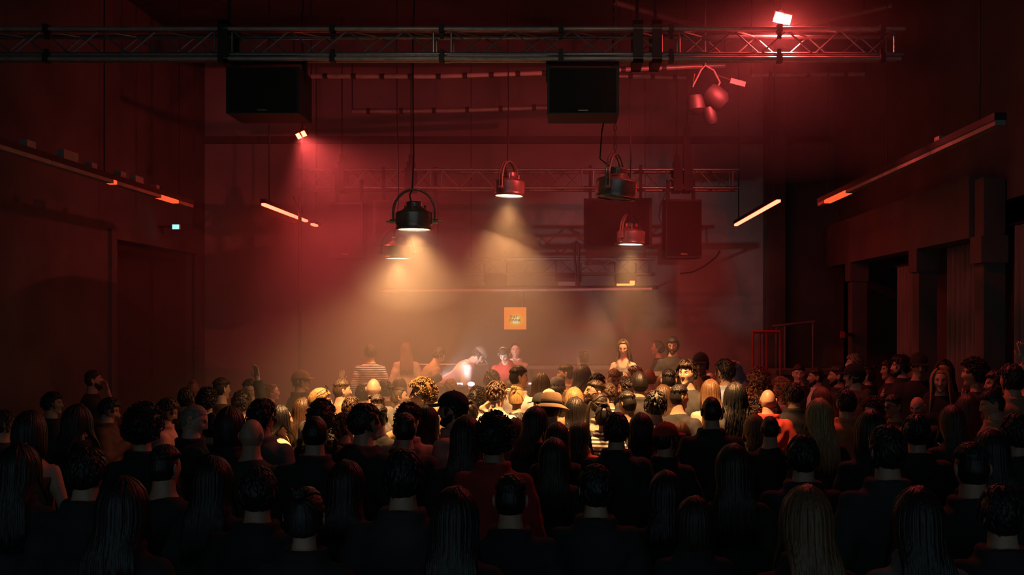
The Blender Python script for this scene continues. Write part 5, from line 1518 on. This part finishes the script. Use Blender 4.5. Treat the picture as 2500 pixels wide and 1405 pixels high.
 (2306, 899, 62, 'f', 150, 10, 5, 'D', 'long', 'y', 'long', 'bk', 1, '', 'smiling woman with long blond hair facing the camera at right'),
 (2390, 870, 54, 'f', 60, 0, 0, 'D', 'curly1', 'k', 'long', 'bk', 2, '', 'dark curly head at the far right behind the bearded man'),
 (2423, 904, 58, 'm', 90, 0, 0, 'D', 'short', 'k', 'long', 'bk', 2, 'beard:k', 'bearded man in black facing left at far right'),
 (2462, 880, 56, 'm', 20, 0, 0, 'R', 'short2', 'k', 'jacket', 'tn', 2, '', 'man raising one hand at the far right edge'),
 (2425, 949, 72, 'm', 75, 0, 15, 'P', 'fade', 'd', 'jacket', 'tn', 2, '', 'man in tan jacket typing on a phone at far right'),
 (2358, 929, 52, 'f', 20, 0, 0, 'D', 'bun1', 'k', 'long', 'bk', 2, '', 'dark tied hair left of the phone man'),
 (2372, 962, 62, 'f', 0, 0, 0, 'D', 'long1', 'd', 'long', 'bk', 1, '', 'long dark hair directly left of the phone man'),
 (2325, 990, 78, 'f', 0, 0, 0, 'D', 'long', 'b', 'long', 'ch', 1, '', 'long brown hair below the smiling blond woman'),
 (2135, 972, 58, 'm', 130, 0, 10, 'D', 'curly', 'd', 'tee', 'br', 2, '', 'man turning left beside the man in sunglasses'),
 (2182, 961, 62, 'm', 110, 0, 5, 'D', 'fade1', 'k', 'tee', 'br', 3, 'sunglasses', 'man in sunglasses facing left at right'),
 (2236, 964, 62, 'm', 140, 0, 20, 'D', 'bald', 'k', 'long', 'bk', 2, '', 'bald man with a red glint on his head'),
 (2128, 1002, 92, 'f', 0, 0, 0, 'D', 'bob', 'd', 'jacket', 'bk', 1, '', 'dark bobbed silhouette right of the orange shirt man'),
 (2236, 1012, 90, 'm', 0, 0, 0, 'D', 'short1', 'k', 'jacket', 'bk', 2, '', 'dark short-haired silhouette below the bald man with the glint'),
 (2480, 1010, 96, 'm', 10, 0, 0, 'D', 'short', 'k', 'jacket', 'bk', 2, '', 'dark figure cut off by the right picture edge'),
 (2420, 1050, 104, 'f', 0, 0, 0, 'D', 'mid', 'k', 'jacket', 'bk', 2, '', 'black shape of a woman in front of the phone man'),
 # --- near rows, mostly silhouettes
 (215, 1092, 118, 'm', 0, 0, 0, 'D', 'short', 'k', 'jacket', 'bk', 2, '', 'large black silhouette at the near left'),
 (48, 1085, 118, 'f', 0, 0, 0, 'D', 'long', 'k', 'jacket', 'bk', 2, '', 'long-haired black silhouette in the bottom left corner'),
 (398, 1084, 116, 'm', 0, -15, 0, 'h', 'fade', 'k', 'tee', 'bk', 2, '', 'near silhouette with a lit right shoulder at left'),
 (300, 1165, 150, 'f', 0, 0, 0, 'D', 'mid', 'k', 'jacket', 'bk', 2, '', 'nearest dark head at the lower left'),
 (520, 1115, 120, 'f', 0, 0, 0, 'D', 'long1', 'k', 'jacket', 'bk', 2, '', 'dark long-haired figure between two left silhouettes'),
 (630, 1140, 130, 'm', 0, 0, 0, 'D', 'short2', 'k', 'jacket', 'bk', 2, '', 'near dark head below the bald silhouette'),
 (745, 1185, 150, 'f', 0, 0, 0, 'D', 'bun', 'k', 'jacket', 'bk', 2, '', 'near dark figure with hair knot at bottom left of centre'),
 (845, 1125, 118, 'f', 0, 0, 0, 'H', 'mid1', 'd', 'long', 'bk', 2, '', 'dark woman holding her hands up front below the hooded man'),
 (985, 1098, 134, 'm', 0, 0, 0, 'D', 'short1', 'k', 'jacket', 'ch', 2, '', 'big near silhouette in a jacket at the bottom centre'),
 (1110, 1190, 150, 'f', 0, 0, 0, 'D', 'long', 'k', 'jacket', 'bk', 2, '', 'near dark long hair at the bottom centre'),
 (1255, 1155, 116, 'm', 0, 0, 0, 'D', 'fade2', 'k', 'jacket', 'bk', 2, '', 'round dark head below the red shirt person'),
 (1352, 1070, 96, 'f', 0, 0, 0, 'D', 'long1', 'k', 'jacket', 'bk', 2, '', 'smooth black long hair silhouette in the centre front'),
 (1455, 1135, 124, 'm', 0, 0, 0, 'D', 'short2', 'k', 'jacket', 'bk', 2, '', 'near black silhouette right of the round dark head'),
 (1620, 1150, 124, 'f', 0, 0, 0, 'h', 'mid', 'k', 'jacket', 'bk', 2, '', 'near dark woman in front of the dark red cap'),
 (1790, 1085, 112, 'f', 0, 0, 0, 'D', 'long', 'd', 'jacket', 'bk', 1, '', 'near woman with long dark hair edged in red'),
 (1694, 1212, 128, 'f', 0, 0, 0, 'D', 'bob', 'd', 'jacket', 'bk', 1, '', 'near bobbed head with a red highlight on top'),
 (1978, 1187, 152, 'f', 5, 0, 0, 'D', 'long', 'l', 'jacket', 'bk', 1, '', 'near woman with long light hair falling to the left'),
 (1985, 1281, 150, 'f', 0, 0, 0, 'D', 'long1', 'l', 'jacket', 'bk', 1, '', 'lowest long-haired head at the bottom right'),
 (1960, 1062, 108, 'm', 0, 0, 0, 'D', 'short', 'k', 'jacket', 'bk', 2, '', 'dark silhouette below the fair long hair'),
 (2165, 1040, 118, 'm', 5, 0, 0, 'D', 'short2', 'k', 'jacket', 'ch', 2, '', 'broad man in dark jacket with a pale shoulder seam at right'),
 (2372, 1078, 126, 'm', 0, 0, 0, 'D', 'fade', 'k', 'jacket', 'bk', 2, '', 'large dark head at the near right'),
 (2240, 1190, 150, 'f', 0, 0, 0, 'D', 'long', 'k', 'jacket', 'gy', 1, '', 'near woman with dark hair above pale trousers at right'),
 (2440, 1185, 150, 'm', 0, 0, 0, 'D', 'short1', 'k', 'jacket', 'bk', 2, '', 'nearest dark figure in the bottom right corner'),
]
items = []
for st_, rows in ((True, STAGE), (False, CROWD)):
    for r in rows:
        px, yt, s = r[0], r[1], r[2]
        bz = SH if st_ else 0.0
        ppm = s * 4.05
        hlo, hhi = (1.60, 1.90) if r[3] == 'm' else (1.50, 1.80)
        bendy = r[7] in BEND
        cut = {'B': 0.30, 'b': 0.06}.get(r[7], 0.0)
        h = CAMH - bz - (yt - VPY) / ppm - 0.02 + cut
        h = min(max(h, hlo), hhi)
        ppm = (yt - VPY) / (CAMH - bz - h - 0.02 + cut)
        d = FPX / ppm
        if st_: d = min(max(d * 1.1, 13.75), 15.2)
        items.append([d, px, yt, bz, cut, r])
# nudge neighbours apart along their own lines of sight so that nobody stands inside anybody
D_ = np.array([i[0] for i in items]); PX = np.array([(i[1] - VPX) / FPX for i in items])
D0 = D_.copy()
stg = np.array([i[3] > 0 for i in items])
SX = np.zeros(len(D_))          # small sidestep in metres
for it in range(1500):
    X_ = PX * D_ + SX
    dx = X_[:, None] - X_[None]; dy = D_[:, None] - D_[None]
    LX, LY = 0.48, 0.42
    e = np.sqrt((dx / LX) ** 2 + (dy / LY) ** 2)
    np.fill_diagonal(e, 9)
    bad = e < 1
    if not bad.any(): break
    pen = np.where(bad, 1 - e, 0)
    sy = np.where(dy == 0, np.sign(np.arange(len(D_))[:, None] - np.arange(len(D_))[None]), np.sign(dy))
    D_ = D_ + np.clip((pen * sy * 0.10).sum(1), -0.05, 0.05)
    SX = np.clip((SX + np.clip((pen * np.sign(dx) * 0.02).sum(1), -0.01, 0.01)) * 0.998, -0.045, 0.045)
    D_ = np.where(stg, np.clip(D_, 13.75, 15.2), np.clip(D_, 3.2, np.where((PX * 13.6 > 2.75) & (PX > 0.2), 13.6, 12.6)))
    if it < 1000: D_ += (D0 - D_) * 0.002
    D_ = np.where(PX * D_ > 4.2, 4.2 / np.maximum(PX, 0.01), D_)
for (d0_, px, yt, bz, cut, r), d, sxx in zip(items, D_, SX):
    h = CAMH - bz - (yt - VPY) * d / FPX - 0.02 + cut
    h = min(max(h, 1.48 if r[3] == 'f' else 1.56), 1.95)
    x = (px - VPX) * d / FPX + sxx
    # head of a leaning figure is ahead of its feet
    yaw = math.radians(r[4])
    off_ = Vector((0, {'B': 0.46, 'b': 0.25}.get(r[7], 0.018) * h / 1.75, 0)); off_.rotate(Euler((0, 0, yaw)))
    pz = person(bz, x - off_.x, d - off_.y, h, r[3], r[4], r[5], r[6], r[7], r[8], r[9], r[10], r[11], r[12], r[13], r[14], 'people on the stage' if bz else 'crowd on the dance floor')
    PEOPLE.append((r[14], pz, h))

# things held in hands
def held(label_part, name, label, cat, local, build, rot=(0, 0, 0)):
    for l_, o, h in PEOPLE:
        if label_part in l_:
            m_ = Matrix.Translation(o.location) @ o.rotation_euler.to_matrix().to_4x4() @ Matrix.Diagonal((h / 1.75,) * 3 + (1,))
            p = m_ @ Vector(local)
            t = thing(name, label, cat, p, o.rotation_euler.z)
            t.rotation_euler = (rot[0], rot[1], o.rotation_euler.z + rot[2])
            build(t)
            return t
M['phone_screen'] = emit('phone_screen', (0.9, 0.75, 0.6), 0.12)
def phone(t):
    MB().bbox((-0.037, -0.005, -0.075), (0.037, 0.005, 0.075)).build('case', M['black'], t)
    MB().bbox((-0.034, -0.0065, -0.07), (0.034, -0.005, 0.07)).build('screen', M['phone_screen'], t)
held('typing on a phone', 'phone', 'dark phone held by the tan jacket man', 'phone', (0.0, 0.40, 1.25), phone, (-0.8, 0, 0))
held('looking down at her phone', 'phone', 'phone in the hands of the bare-shouldered woman', 'phone', (0.0, 0.40, 1.25), phone, (-0.8, 0, 0))
held('dark red cap with brim', 'phone', 'phone held low by the man in dark red cap', 'phone', (0.0, 0.40, 1.25), phone, (-0.8, 0, 0))
def tray(t):
    MB().bbox((-0.22, -0.05, -0.045), (0.22, -0.042, 0.045)).bbox((-0.22, 0.17, -0.045), (0.22, 0.178, 0.045)).bbox((-0.22, -0.05, -0.045), (0.22, 0.178, -0.038)).build('tray', M['wood'], t)
    for x0 in (-0.2, 0.01): MB().bbox((x0, -0.056, -0.03), (x0 + 0.19, -0.05, 0.03)).build('front_panel', M['rail'], t)
held('holding a pale tray', 'box_tray', 'pale-fronted box held by the tall man', 'box', (0.0, 0.33, 1.24), tray, (0, 0, PI))
M['cup'] = mat('clear_cup', (0.6, 0.55, 0.5), 0.2)
def cup(t):
    MB().lathe([(0.0005, -0.05), (0.028, -0.05), (0.037, 0.07), (0.039, 0.07), (0.033, 0.066), (0.026, -0.044)], 18).build('cup_wall', M['cup'], t, True)
held('white shirt close to the booth', 'plastic_cup', 'plastic cup held by the white shirt man', 'cup', (0.12, 0.35, 1.23), cup)
held('curly blond man in white tee', 'plastic_cup', 'plastic cup held by the curly blond man', 'cup', (0.12, 0.35, 1.23), cup)
held('cream top right beside', 'plastic_cup', 'plastic cup held by the woman in cream top', 'cup', (0.10, 0.35, 1.23), cup)

haze('haze', 'thin stage haze filling the back half of the hall', (-2.0, 14.2, 2.6), (4.5, 3.75, 4.2), HAZE[0])
haze('smoke_cloud', 'thicker smoke drifting under the lamps at left', (-2.8, 12.6, 1.9), (3.5, 2.8, 1.9), HAZE[1])
haze('flood_glow_haze', 'faint haze added for a red glow around the front floodlight', tuple(W(1880, 100, FT + 0.4)), (2.6, 1.8, 1.5), 0.02)  # local haze puff added to give the floodlight its halo
haze('smoke_wisp', 'bright smoke right under the brightest lamp', tuple(W(1010, 650, 10.5)), (0.75, 0.6, 0.5), 0.16)
